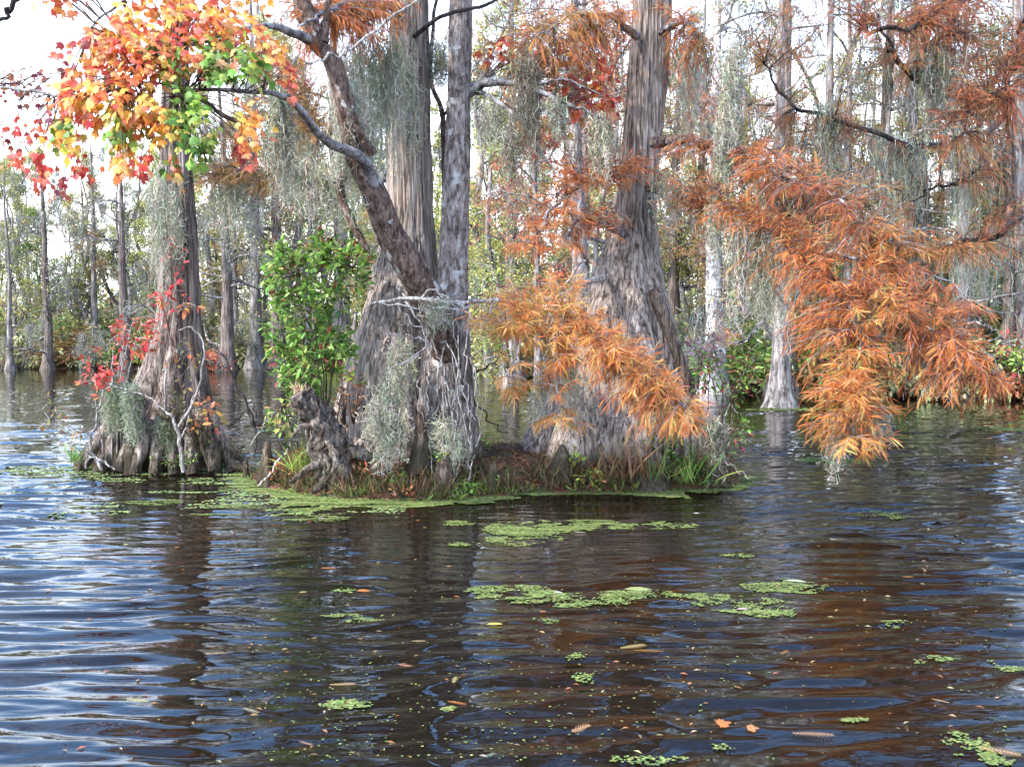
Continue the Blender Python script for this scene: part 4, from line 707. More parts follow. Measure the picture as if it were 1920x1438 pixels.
sticks('dead_branch', 'pale twig crossing in front of the leaning maple near the top', [([(500, 122, 7.6), (560, 118, 7.9), (620, 108, 8.1), (655, 96, 8.3)], [3, 4, 5, 6]), ([(655, 96, 8.3), (700, 60, 8.4), (760, 15, 8.5), (830, -30, 8.6)], [6, 5, 5, 4])], M_dead)
sticks('dead_branch', 'dark bare branch tip in the top left corner of the sky', [([(-30, 60, 6.5), (5, 35, 6.5), (35, -5, 6.5), (60, -50, 6.5)], [5, 8, 10, 12])], M_dark)
sticks('dead_branch', 'bent pale twig rising at the right tip of the island', [([(1355, 800, 9.5), (1368, 760, 9.4), (1382, 775, 9.4)], [3, 2, 2]), ([(1345, 850, 9.5), (1380, 880, 9.3), (1405, 895, 9.2)], [3, 2, 2])], M_dead)
# thin roots running down the slim tree
mb = MB(); g = np.random.default_rng(90)
for i in range(26):
    x0 = 800+g.random()*90; y0 = 620+g.random()*150; x1 = x0+g.standard_normal()*18; y1 = min(900, y0+90+g.random()*160)
    mb = MB(); branch(mb, [(x0, y0, 9.28), ((x0+x1)/2+g.standard_normal()*10, (y0+y1)/2, 9.1), (x1, y1, 8.98)], [3, 3, 2], n=16, k=5, rng=g, amp=.02); mb.build('hanging_root', M_dead, ST, smooth=True)

# ---- broken stump
b = P(610, 880, 9.2); b[2] = .05
M_stump = bark_mat('stump_wood', (.03, .02, .015), (.13, .10, .082), (.28, .24, .21), 16, 5, .35)
SM = thing('tree_stump', 'broken weathered grey stump with a splintered pale top left of the widest trunk', 'tree stump', b)
mb = MB(); p = branch(mb, [(625, 915, 9.2), (622, 860, 9.15), (610, 810, 9.1), (585, 765, 9.05), (562, 735, 9.0)], [80, 70, 62, 50, 38], n=90, k=90, rng=None)
o = mb.build('stump_body', M_stump, SM, smooth=True); me = o.data; co = np.zeros(len(me.vertices)*3); me.vertices.foreach_get('co', co); co = co.reshape(-1, 3)
q = fbm(co[:, 0]*11, co[:, 2]*5, 3, 4)-.5; q2 = fbm(co[:, 0]*30+co[:, 1]*20, co[:, 2]*7, 4, 3)-.5; q3 = 1-abs(2*vn(co[:, 0]*26+co[:, 2]*9, co[:, 2]*4, 12)-1); co[:, 1] += .20*q+.07*q2-.05*q3; co[:, 0] += .16*(fbm(co[:, 1]*9, co[:, 2]*8, 8, 4)-.5)+.03*(q3-.5); me.vertices.foreach_set('co', co.ravel()); me.update()
mb = MB(); g = np.random.default_rng(2)
for i in range(16):
    x = 548+g.random()*38; y = 728+(x-548)*.45; tube(mb, [P(x, y+30, 9+g.random()*.08), P(x-2, y, 9+g.random()*.05), P(x-4+g.standard_normal()*6, y-8-g.random()*24, 9)], [.018, .013, .001], 5)
mb.build('splinters', bark_mat('fresh_split_wood', (.30, .17, .10), (.52, .34, .22), (.70, .52, .38), 20, 3, 0), SM)
mb = MB()
for q, wd in [([(600, 870, 9.0), (575, 880, 8.95), (545, 905, 8.9)], [26, 18, 8]), ([(640, 870, 9.0), (650, 905, 8.95), (640, 930, 8.9)], [26, 18, 8]), ([(650, 830, 9.1), (680, 830, 9.1), (700, 850, 9.1)], [24, 18, 8]), ([(590, 800, 9.0), (565, 800, 8.95), (550, 812, 8.9)], [22, 14, 5]), ([(610, 900, 8.95), (590, 925, 8.85)], [24, 8]), ([(560, 740, 9.0), (548, 752, 9), (545, 745, 9)], [16, 12, 4]), ([(610, 820, 8.95), (628, 860, 8.85), (612, 900, 8.85)], [14, 16, 10])]:
    mb = MB(); branch(mb, q, [v*.75 for v in wd], n=40, k=24, rng=None); roughen(mb.build('root', M_stump, SM, smooth=True))

# ---- cypress knees
def knee(label, px, ybase, D, wpx, hpx, seed, name='cypress_knee'):
    g = np.random.default_rng(seed); b = P(px, ybase, D); h = hpx/FPX*D; r = wpx/2/FPX*D; mb = MB(); K, M = 28, 26
    t = np.linspace(0, 1, M); z = -.12+(h+.12)*t; rr = r*(1.25-(.95 if seed == 1 else .62)*t**.9+.10*np.sin(t*7+seed)); rr = rr*np.sqrt(np.clip(1-((t-.55)/.45).clip(0)**2, 0.001, 1)); th = np.linspace(0, 2*pi, K, endpoint=False)
    T, Z = np.meshgrid(th, z); q = 1+.28*(fbm(np.cos(T)*2.2+seed, np.sin(T)*2.2+Z*4, seed, 3)-.5)*2*(1.1-t[:, None])+.10*np.cos(T*5+seed)*(1-t[:, None])
    lx = g.standard_normal()*.05*h; X = b[0]+rr[:, None]*q*np.cos(T)+lx*t[:, None]; Y = b[1]+rr[:, None]*q*np.sin(T); Zz = Z+b[2]
    i, j = np.meshgrid(np.arange(M-1), np.arange(K), indexing='ij'); j2 = (j+1) % K
    mb.add(np.stack([X, Y, Zz], -1).reshape(-1, 3), np.stack([i*K+j, i*K+j2, (i+1)*K+j2, (i+1)*K+j], -1).reshape(-1, 4))
    return tag(mb.build(name, M_knee, base=b, smooth=True), label, 'cypress knee', 'cypress knees around the island')
knee('tall grey spear-shaped knee against the widest trunk', 788, 862, 9.1, 40, 105, 1)
knee('stout brown knee at the duckweed edge before the slim tree', 831, 930, 8.9, 40, 72, 2)
knee('small knee beside the foot of the stout brown knee', 846, 935, 8.85, 20, 30, 22)
knee('slim pointed knee right of the slim tree base', 922, 905, 9.1, 20, 42, 3)
knee('shortest knee beside the slim pointed one', 905, 905, 9.15, 16, 28, 4)
knee('rounded grey knee at the foot of the right cypress', 1056, 880, 9.3, 40, 48, 5)
knee('knobbly brown knee standing in duckweed at the left tip of the island', 499, 888, 9.7, 28, 62, 6)
knee('short knee in front of the knobbly one at the left tip', 503, 906, 9.5, 26, 34, 7)
knee('tiny dark knee in open water between the two mounds', 463, 884, 10.1, 13, 24, 8)
knee('knee at the front of the left cypress, right side', 408, 880, 10.4, 20, 46, 9)
knee('knee low on the left of the left cypress', 246, 870, 10.4, 26, 50, 10)
knee('knee by the middle of the left cypress base', 218, 866, 10.5, 22, 40, 11)
# dark sticks of roots at right tip
b = P(1342, 900, 9.5); mb = MB(); g = np.random.default_rng(66)
RT = thing('root_tangle', 'tangle of dark roots dipping into the water at the right tip of the island', 'roots', b)
for i in range(16): mb = MB(); branch(mb, [(1330+g.random()*18, 850-g.random()*70, 9.5), (1335+g.standard_normal()*8, 880, 9.45), (1345+g.standard_normal()*14, 915, 9.4)], [6, 9, 7], n=12, k=6, rng=g, amp=.02); mb.build('root', M_knee, RT, smooth=True)

# ---- ground cover on the island: needle litter, small plants, grass
def surf_pts(n, x0, x1, y0, y1, g, zmin=.01, dens=None):
    x = g.uniform(x0, x1, n); y = g.uniform(y0, y1, n); z = isl_h(x, y); k = z > zmin
    if dens is not None: k &= dens(x, y, z) > g.random(n)
    return np.stack([x[k], y[k], z[k]], -1)
g = np.random.default_rng(101)
def rim(label, n, h, pal, seed, wide, xs=(-2.2, 2.0), zt=.14, wd=.05, name='weed_stems'):
    g = np.random.default_rng(seed); x = g.uniform(xs[0], xs[1], n*30); y = g.uniform(8.3, 10.2 if xs[0] > -3 else 11.4, n*30); z = isl_h(x, y); k = (z > .0) & (z < zt) & (fbm(x*3, y*3, seed, 2) > .45); x, y, z = x[k][:n], y[k][:n], z[k][:n]; m = len(x); d = g.standard_normal((m, 3))*wide; d[:, 2] = 1; mb = MB()
    scatter(mb, *T_oval(wd, .02, .35), np.stack([x, y, z], -1), frames(d, g.standard_normal(m)*3, (0, 1, 0)), h*(.4+.8*g.random(m)), pick(g, pal, m, .25))
    return tag(mb.build(name, M_leaf, base=(0, 9, 0)), label, 'weeds', kind='stuff')
rim('brown dead weed stems bristling along the rim of the island', 2000, .20, [(.16, .09, .05), (.10, .07, .04), (.24, .15, .08), (.08, .09, .03)], 5, .45)
rim('short green sprigs along the muddy rim of the island', 1300, .10, [(.16, .24, .05), (.24, .30, .07), (.10, .14, .04)], 6, .6, wd=.16)
rim('dry brown stems on the mound of the left cypress', 1100, .18, [(.14, .08, .05), (.10, .09, .04), (.2, .14, .07)], 7, .5, (-4.9, -3.0), .2)
g = np.random.default_rng(100)
p = surf_pts(60000, -5, 3.2, 8.3, 12.2, g); n = len(p); d = g.standard_normal((n, 3)); d[:, 2] *= .35; mb = MB()
scatter(mb, *T_small(.16), p+[0, 0, .008], frames(d, g.standard_normal(n)), .05+.05*g.random(n), pick(g, [(.24, .08, .035), (.16, .06, .03), (.10, .055, .03), (.30, .15, .07), (.06, .045, .025), (.09, .10, .03)], n, .25))
tag(mb.build('leaf_litter', M_leaf, base=(0, 9.5, 0)), 'rust brown needle litter covering the island between the trunks', 'leaf litter', kind='stuff')
p = surf_pts(44000, -5, 3.2, 8.3, 12.2, g, -.02, lambda x, y, z: np.clip((.20-z)*9, 0, 1)*np.clip((fbm(x*2.5, y*2.5, 8, 3)-.42)*6, 0, 1)); n = len(p); d = g.standard_normal((n, 3)); d[:, 2] = abs(d[:, 2])*.9+.2; mb = MB()
scatter(mb, *OVAL, p+g.random((n, 1))**2*[0, 0, .14], frames(d, g.standard_normal(n)), .022+.03*g.random(n), pick(g, [(.08, .14, .03), (.12, .2, .04), (.14, .13, .05), (.16, .11, .05), (.12, .07, .04), (.09, .06, .035)], n, .25))
tag(mb.build('ground_cover', M_leaf, base=(0, 9.5, 0)), 'low green weeds and seedlings along the muddy rim of the island', 'ground cover', kind='stuff')
# mounding understorey leaves on left base
def grass(label, px, py, D, n, hpx, seed, spread=18, pal=GREEN, wide=.5, name='grass_tuft'):
    g = np.random.default_rng(seed); b = P(px, py, D); p = b+g.standard_normal((n, 3))*[spread/FPX*D, .06, .01]; d = g.standard_normal((n, 3))*wide; d[:, 2] = 1; mb = MB()
    scatter(mb, *T_oval(.045, .02, .45), p, frames(d, g.standard_normal(n)*3, (0, 1, 0)), hpx/FPX*D*(.5+.6*g.random(n)), pick(g, pal, n))
    tag(mb.build(name, M_leaf, base=b), label, 'grass', 'grass tufts at the waterline')
grass('bright grass tuft at the far left foot of the left cypress', 140, 868, 10.6, 60, 40, 1, 8)
grass('drooping yellow-green grass left of the stump', 572, 885, 9.2, 90, 60, 2, 14, [(.28, .32, .07), (.2, .28, .05)])
grass('tall green blades at the right front corner of the island', 1292, 905, 9.2, 34, 70, 3, 14, GREEN)
grass('mixed green and tan blades left of the tall corner blades', 1235, 900, 9.25, 44, 60, 4, 26, GREEN+[(.35, .25, .1)])
grass('dead brown stems on the rim below the right cypress', 1180, 900, 9.2, 60, 90, 5, 34, [(.25, .13, .07), (.32, .2, .1)], .25, 'dry_grass')
grass('thin brown stems between the right cypress and its knee', 1090, 895, 9.2, 50, 40, 6, 30, [(.25, .13, .07), (.2, .2, .06)], .35, 'dry_grass')
def plant(label, px, py, D, rx, ry, n, seed, pal, size=.05, per=6, name='small_plant', tm=OVAL):
    g = np.random.default_rng(seed); b = P(px, py, D); cen = ell(g, px, py-ry, rx, ry, D, .15, n); t = thing(name, label, 'plant', b, 'small plants on the island'); mb = MB(); c = MB()
    leafy(mb, c, np.array([b, b+[.04, 0, .02], b-[.04, 0, -.02]]), cen, tm, size, pal, g, per, .04, tw=.003, start=.3, droop=.1); mb.build('stems', M_maplebark, t); c.build('foliage', M_leaf, t)
YG = [(.30, .36, .06), (.42, .40, .08), (.2, .3, .05)]; BR = [(.4, .16, .07), (.3, .1, .05), (.5, .25, .1)]
for i, a in enumerate([('yellow-green seedling above the stout brown knee', 828, 870, 9.0, 18, 14, 9, YG+GREEN), ('yellow leafy sprig beside the rounded grey knee', 1078, 885, 9.15, 12, 28, 9, YG), ('pale yellow weeds on the rim below the right cypress', 1110, 905, 9.1, 36, 12, 14, YG+BR), ('green weeds at the rim left of the gap', 880, 920, 8.9, 24, 8, 9, GREEN), ('green weeds at the rim below the moss tails', 745, 905, 8.95, 30, 10, 10, GREEN+YG), ('rust brown bracken heap right of the stump', 655, 800, 9.3, 34, 60, 26, BR), ('brown dry leaves at the waterline before the widest trunk', 760, 935, 8.75, 30, 14, 10, BR+[(.55, .3, .2)]), ('green weeds around the left cypress knees', 330, 872, 10.3, 60, 10, 20, GREEN[:2]+[(.1, .12, .04)]), ('brown and green undergrowth on the right flank of the left cypress', 375, 850, 10.3, 36, 60, 46, [(.12, .12, .04), (.2, .12, .06), (.08, .1, .03)]), ('tan and green undergrowth in front of the left cypress', 320, 800, 10.3, 36, 46, 30, [(.14, .12, .05), (.2, .14, .07), (.09, .11, .035)]), ('brown dry undergrowth on the left tip of the island', 530, 900, 9.4, 28, 26, 18, BR+[(.12, .1, .05)]), ('leafy weeds left of the tall corner blades', 1250, 870, 9.4, 50, 36, 40, GREEN+[(.14, .1, .05)]), ('dense brown and green weeds on the right corner of the island', 1310, 905, 9.3, 26, 34, 34, [(.09, .1, .03), (.16, .1, .05)]+GREEN[:1]), ('dark dry weeds under the right cypress trunk', 1170, 890, 9.3, 46, 20, 28, [(.10, .07, .03), (.14, .12, .04)]+BR[:1]), ('green leaves sprouting right of the slim tree base', 905, 850, 9.5, 14, 20, 6, GREEN), ('light green sprig on the trunk face under the dead bough', 665, 720, 9.2, 26, 12, 7, YG), ('rust brown litter plants below the broken stump', 700, 900, 9.0, 60, 14, 24, BR+[(.1, .09, .04)])]):
    plant(*a[:7], 200+i, a[7], .045 if i > 6 else .05)

# ================================================================== DUCKWEED + FLOATING LEAVES
def fronds(pts, size, g, pal, name='duckweed', label=None, cat=None, group=None, kind=None, base=None):
    n = len(pts); K = 6; th = np.linspace(0, 2*pi, K, endpoint=False); z = np.maximum(wave(pts[:, 0], pts[:, 1]), -.004)+.003
    r = size*(.5+.9*g.random((n, 1)))*(.75+.5*g.random((n, K))); a = th+g.random((n, 1))*6.28; tl = g.standard_normal((n, 2))*.05
    dx = r*np.cos(a); dy = r*np.sin(a); V = np.stack([pts[:, :1]+dx, pts[:, 1:2]+dy, z[:, None]+.0025*g.random((n, 1))+dx*tl[:, :1]+dy*tl[:, 1:]], -1)
    mb = MB(); F = np.arange(n*K).reshape(n, K); mb.add(V.reshape(-1, 3), F, np.repeat(pick(g, pal, n, .16), K, axis=0))
    if base is None: base = (float(pts[:, 0].mean()), float(pts[:, 1].mean()), 0)
    return tag(mb.build(name, M_weed, base=base), label, cat, group, kind)
M_weed = leaf_mat('duckweed', .15, .7, False)
DW = [(.14, .185, .05), (.175, .21, .06), (.20, .215, .07), (.10, .14, .045)]
g = np.random.default_rng(300)
# fringe in front of the island: band just outside the shoreline
n = 150000; x = g.uniform(-5.6, 3.2, n); y = g.uniform(7.9, 10.9, n); h = isl_h(x, y); inner = sdf_blobs(x, y, ISL)+sdf_blobs(x, y, LMO)
edge = .16+.10*np.clip(np.sin(x*1.7+1), -1, 1)+.22*(x < -3)+.18*(x > 1.6); k = (h < .012) & (inner > edge+.14*(fbm(x*4, y*5, 61, 3)-.5)*2) & (y < 10.9)
fronds(np.stack([x[k], y[k]], -1), .016, g, DW, label='green duckweed fringe floating along the front of the island', cat='duckweed', kind='stuff')
k = (h < .012) & (inner > .05+.5*(fbm(x*2, y*7, 71, 3)-.42)) & (inner < edge+.05) & (g.random(n) < .25) & (x < -.9)
fronds(np.stack([x[k], y[k]], -1), .012, g, [(.22, .29, .10), (.26, .32, .13)], label='thin scattered duckweed between the two mounds', cat='duckweed', kind='stuff')
def patch(label, blobs, dens, seed, size=.0062, pal=DW, group='duckweed patches on open water'):
    g = np.random.default_rng(seed); out = []
    for (px, py, rx, ry) in blobs:
        c = G(px, py); ex = rx/FPX*c[1]*1.02; ey = abs(G(px, py-ry)[1]-G(px, py+ry)[1])/2; n = int(dens*ex*ey*3.14*15000)+10
        a = g.random(n)*6.28; r = np.sqrt(g.random(n)); X = c[0]+ex*r*np.cos(a); Y = c[1]+ey*r*np.sin(a)
        k = fbm(X*7, Y*9, seed, 3)+.08*g.standard_normal(n)+.5*(fbm(X*22, Y*26, seed+1, 2)-.5) > .40+.22*r; out.append(np.stack([X[k], Y[k]], -1))
    p = np.concatenate(out)
    if len(p): fronds(p, size, g, pal, 'duckweed_patch', label, 'duckweed patch', group)
patch('largest upper duckweed patch with a pale leaf on it', [(1000, 995, 95, 22), (1080, 985, 120, 10), (960, 1012, 50, 14), (1210, 985, 100, 8)], 1.4, 1)
patch('long middle duckweed raft with pale leaves', [(960, 1112, 90, 16), (1060, 1125, 130, 14), (1200, 1115, 80, 9)], 1.3, 2)
patch('right-hand middle duckweed raft around a white leaf', [(1400, 1135, 90, 18), (1470, 1100, 80, 14), (1330, 1125, 60, 12), (1440, 1150, 50, 9)], 1.2, 3)
patch('round duckweed cluster near the bottom centre', [(1108, 1270, 36, 10)], 1.1, 4)
patch('round duckweed cluster left of the bottom centre', [(648, 1320, 50, 9)], 1.0, 5)
patch('duckweed patch in the bottom right corner', [(1815, 1400, 60, 26), (1860, 1420, 40, 14)], 1.3, 6)
patch('duckweed strip at the bottom edge, right of centre', [(1220, 1425, 110, 8)], .8, 7)
patch('small duckweed patch right of the middle rafts', [(1655, 1172, 42, 7)], 1.4, 8)
patch('duckweed patch off the left of the island front', [(600, 973, 55, 6), (560, 976, 30, 4)], 1.2, 9)
patch('thin duckweed streak below the left mound', [(300, 942, 70, 6), (440, 950, 80, 4)], .9, 10)
patch('small duckweed patch left of the largest upper one', [(860, 981, 34, 5), (870, 1020, 30, 4)], 1.3, 11)
patch('small duckweed patch by a tan leaf, left of the middle rafts', [(645, 1107, 22, 5), (680, 1165, 40, 8), (640, 1155, 40, 4)], 1.2, 12)
patch('duckweed wisps at right above the middle rafts', [(1660, 965, 60, 8), (1380, 1042, 40, 4)], .9, 13)
patch('duckweed patch below the long middle raft', [(1020, 1165, 28, 8), (1080, 1232, 26, 8)], 1.2, 14)
patch('duckweed dots near the bottom, left of centre', [(845, 1330, 20, 6)], .8, 15)
patch('duckweed patch at the right edge of the water', [(1770, 1235, 30, 8), (1880, 1250, 40, 10), (1720, 1240, 14, 4)], .8, 16)
patch('thin duckweed in front of the right distant bank', [(1480, 768, 90, 3), (1560, 865, 60, 5), (1880, 805, 40, 4)], .4, 17, .02)
patch('duckweed streak left of the small dark gap below the left mound', [(470, 915, 60, 8), (400, 965, 60, 3)], .8, 18)
patch('duckweed dots around the bottom right floating leaves', [(1560, 1265, 14, 4), (1600, 1350, 30, 4), (1350, 1400, 30, 5)], 1, 19)
g = np.random.default_rng(301); n = 1500; px = g.uniform(450, 1900, n); py = 960+470*g.random(n)**.8; c = np.array([G(a, b) for a, b in zip(px, py)]); k = fbm(c[:, 0]*1.6, c[:, 1]*1.6, 9, 3) > .47
fronds(c[k][:, :2], .0045, g, DW, label='single duckweed specks scattered over the open water', cat='duckweed', kind='stuff')
# floating leaves
g = np.random.default_rng(321); n = 420; px = g.uniform(100, 1900, n); py = 950+480*g.random(n); c = np.array([G(a, b) for a, b in zip(px, py)]); c[:, 2] = wave(c[:, 0], c[:, 1])+.004; mb = MB(); d = np.stack([g.standard_normal(n), g.standard_normal(n)*.6, np.zeros(n)], -1)
scatter(mb, *T_small(.3), c, frames(d, g.standard_normal(n)*.2), .012+.03*g.random(n)**2, pick(g, [(.45, .25, .1), (.3, .14, .06), (.5, .38, .2), (.4, .16, .06)], n, .2)); tag(mb.build('floating_debris', M_leaf, base=(0, 6, 0)), 'tiny tan flecks and needles scattered over the open water', 'debris', kind='stuff')
LB = {}
def fl(kind, px, py, size, ang, pal, label, seed):
    g = np.random.default_rng(seed); c = G(px, py); c[2] = float(wave(c[0], c[1]))+.008; mb = MB(); tm = {'oval': OVAL, 'sprig': T_cyp(11, .20, .05, .05), 'maple': MAPLE}[kind]; size = size*{'oval': .62, 'sprig': .72, 'maple': .8}[kind]
    fr = frames(np.array([[math.cos(ang), math.sin(ang), .02]]), np.array([.1*g.standard_normal()])); tv = tm[0].copy(); tv[:, 2] *= .35
    scatter(mb, tv, tm[1], c[None], fr, np.array([size]), pick(g, pal, 1, .1)); name = {'oval': 'floating_leaf', 'sprig': 'floating_sprig', 'maple': 'floating_leaf'}[kind]
    tag(mb.build(name, M_leaf, base=c), label, {'oval': 'leaf', 'sprig': 'sprig', 'maple': 'leaf'}[kind], 'leaves floating on the water')
TAN = [(.45, .22, .08), (.5, .3, .12)]; WH = [(.62, .56, .48)]; OR = [(.55, .2, .05)]; YL = [(.6, .42, .08)]; CU = [(.5, .3, .14), (.55, .36, .18)]
for i, a in enumerate([('oval', 1075, 1001, .16, .1, WH, 'pale curled leaf on the largest upper duckweed patch'), ('oval', 1380, 1143, .14, .2, WH, 'white leaf on the right-hand middle duckweed raft'), ('oval', 1470, 1090, .22, -.1, [(.55, .46, .36)], 'large tan leaf at the top of the right-hand middle raft'), ('oval', 1055, 1112, .12, 2.5, WH, 'small pale leaf on the long middle raft'), ('oval', 1170, 1106, .28, 0, [(.34, .36, .14)], 'long olive leaf on the long middle raft'),
    ('oval', 912, 1173, .14, .2, YL, 'yellow leaf below the left end of the long middle raft'), ('oval', 668, 1108, .13, .1, OR, 'orange leaf left of the middle rafts'), ('sprig', 1160, 1215, .2, .4, TAN, 'tan sprig above the round centre cluster'), ('sprig', 1185, 1222, .2, -.1, OR, 'orange leaf spray above the round centre cluster'), ('sprig', 615, 1286, .16, .1, CU, 'tan needle sprig above the left duckweed cluster'), ('sprig', 850, 1285, .11, 1.5, CU, 'upright cream sprig on the dark reflection'), ('sprig', 838, 1316, .12, -.4, OR, 'orange sprig just below the cream one'),
    ('sprig', 455, 1332, .13, -.6, CU, 'tan sprig left of the bottom left cluster'), ('sprig', 235, 1315, .14, -.2, CU, 'tan sprig on the bright lower left ripples'), ('sprig', 380, 1230, .16, .1, TAN, 'brown sprig above the lower left ripples'), ('oval', 85, 1112, .07, 1.1, OR, 'small orange leaf on the far left ripples'), ('oval', 475, 1063, .05, 0, WH, 'tiny pale leaf left of centre'), ('sprig', 600, 1065, .14, 0, OR, 'orange sprig in the dark reflection left of centre'), ('sprig', 1480, 1380, .22, -.1, CU, 'long straw sprig at the lower right'), ('sprig', 1745, 1313, .10, -.7, CU, 'straw sprig at the far lower right'),
    ('sprig', 1560, 1015, .13, 0, TAN, 'tan sprig on the ripples right of the upper patch'), ('oval', 1300, 963, .08, 0, WH, 'small white leaf off the right end of the upper patch'), ('maple', 1345, 1365, .08, .4, OR, 'rust leaf at the bottom right of centre'), ('sprig', 1830, 1405, .2, -.5, TAN, 'brown sprig on the bottom right duckweed patch'), ('sprig', 560, 1390, .1, -.6, CU, 'cream sprig near the bottom left'), ('oval', 1290, 1285, .06, 1, TAN, 'small tan leaf right of the round centre cluster'), ('sprig', 770, 1205, .1, 0, CU, 'pale sprig in the dark reflection of the widest trunk'), ('sprig', 745, 1245, .12, -.5, CU, 'cream sprig below the pale one in the trunk reflection'), ('sprig', 1465, 1230, .1, .9, TAN, 'tan sprig by the swirl at right'), ('sprig', 1690, 1085, .1, 0, OR, 'orange sprig on the far right ripples'),
    ('sprig', 1070, 1375, .14, .7, CU, 'straw sprig at the bottom centre'), ('oval', 560, 1112, .08, .5, TAN, 'brown leaf left of the orange one'), ('oval', 1010, 1150, .07, 0, OR, 'orange leaf under the long middle raft'), ('maple', 1400, 1372, .06, 0, TAN, 'tan leaf beside the rust one'), ('sprig', 640, 960, .09, 0, TAN, 'tan sprig off the front of the island'), ('oval', 595, 973, .1, 0, [(.6, .5, .45)], 'pale leaf on the duckweed off the island front')]):
    fl(*a, 400+i)

# ================================================================== BACKGROUND WOODS
PALS = {'yg': [(.44, .42, .11), (.54, .47, .12), (.32, .36, .10), (.6, .52, .2), (.26, .32, .08)], 'gold': [(.34, .19, .07), (.4, .23, .08), (.3, .16, .06)], 'rust': [(.36, .14, .06), (.44, .19, .08), (.3, .11, .05)], 'pale': [(.4, .4, .2), (.34, .36, .16), (.46, .42, .22)], 'green': [(.20, .32, .07), (.26, .38, .09), (.36, .42, .11), (.16, .24, .07)], 'red': [(.45, .1, .07), (.5, .18, .08), (.4, .12, .09)]}
def bg_proto(seed, kind, H, r0, pal, leaf, nleaf, mossn, lean=.0, crook=.25, fork=.45, flare=1., tmpl=SMALL, low=.25, white=False):
    """a whole tree at the origin: returns list of (part name, object)"""
    g = np.random.default_rng(seed); wood = MB(); br = MB(); tips = []; segs = []
    n = 26; z = np.linspace(-.2, H, n); t = np.linspace(0, 1, n)
    p = np.zeros((n, 3)); p[:, 2] = z; 
    for k in range(1, 5): p[:, :2] += (np.sin(t[:, None]*k*4+g.random(2)*6)*crook*H*.05/k*g.standard_normal(2))*np.minimum(1, t*2.5)[:, None]
    p[:, 0] += lean*z; r = r0*(1-.82*t)+r0*flare*1.2*np.exp(-z.clip(0)/.55)
    tube(wood, p, r, 12, rough=.10, rng=g)
    def grow(s, d, L, rr, lev):
        m = 9; q = [s]; dd = d.copy()
        for i in range(m-1):
            dd = nrm((dd+g.standard_normal(3)*(.16+crook*.5)+np.array([0, 0, .05 if lev < 2 else -.03]))[None])[0]; q.append(q[-1]+dd*L/m)
        q = np.array(q); tube(br, q, np.linspace(rr, rr*.35, m), 5 if lev < 2 else 3, cap=False); segs.append((q, lev))
        if lev < 3:
            for i in range(int(2+g.integers(0, 3))):
                k = g.integers(3, m); dn = nrm((dd+g.standard_normal(3)*.8)[None])[0]; grow(q[k], dn, L*(.45+.25*g.random()), rr*.5, lev+1)
    nb = int(7+H*.55)
    for i in range(nb):
        f = low+(1-low)*(i+.5)/nb; k = int(f*(n-1)); a = g.random()*6.28; up = .25+.6*g.random() if kind != 'cyp' else .05+.3*g.random()
        d = nrm(np.array([[math.cos(a), math.sin(a), up]]))[0]; L = (H*.24)*(1.15-f*.6)*(.6+.7*g.random()); grow(p[k], d, L, r0*(.42 if kind != 'cyp' else .25)*(1.1-f*.7), 1)
    Q = np.concatenate([q[3:] for q, l in segs if l >= 2]); w_ = MB
    out = [('trunk', wood.build('trunk', M_white if white else M_bark_r if seed == 11 else M_bgbark, base=(0, 0, 0), smooth=True)), ('limbs', br.build('limbs', M_white if white else M_bgbark, base=(0, 0, 0)))]
    if nleaf:
        cl = MB(); k = g.integers(0, len(Q), nleaf//6); c = np.repeat(Q[k], 6, axis=0)+g.standard_normal((len(k)*6, 3))*[.16, .16, .12]; m = len(c); d = g.standard_normal((m, 3)); d[:, 2] -= .4
        scatter(cl, *tmpl, c, frames(d, g.standard_normal(m)), leaf*(.6+.8*g.random(m)), np.repeat(pick(g, PALS[pal], len(k), .2), 6, axis=0)*(1+.2*g.standard_normal((m, 1))).clip(.5, 1.6)); out.append(('crown', cl.build('crown', M_leaf, base=(0, 0, 0))))
    if mossn:
        mm = MB(); A = np.concatenate([q[2:] for q, l in segs]); cc = A[g.integers(0, len(A), mossn)]
        for c in cc[:int(mossn*.6)]:
            m = int(8+g.integers(0, 16)); moss(mm, c+g.standard_normal((m, 3))*[.10, .10, .08], (.25+1.1*g.random()**1.5)*(.3+.8*g.random(m)), .018, int(g.integers(1e6)), S=7, curl=.03, spread=.03, tuft=.3, pal=[(.26, .27, .23), (.20, .20, .17), (.33, .33, .28), (.15, .15, .12)])
        out.append(('hanging_moss', mm.build('hanging_moss', M_moss, base=(0, 0, 0))))
    return out
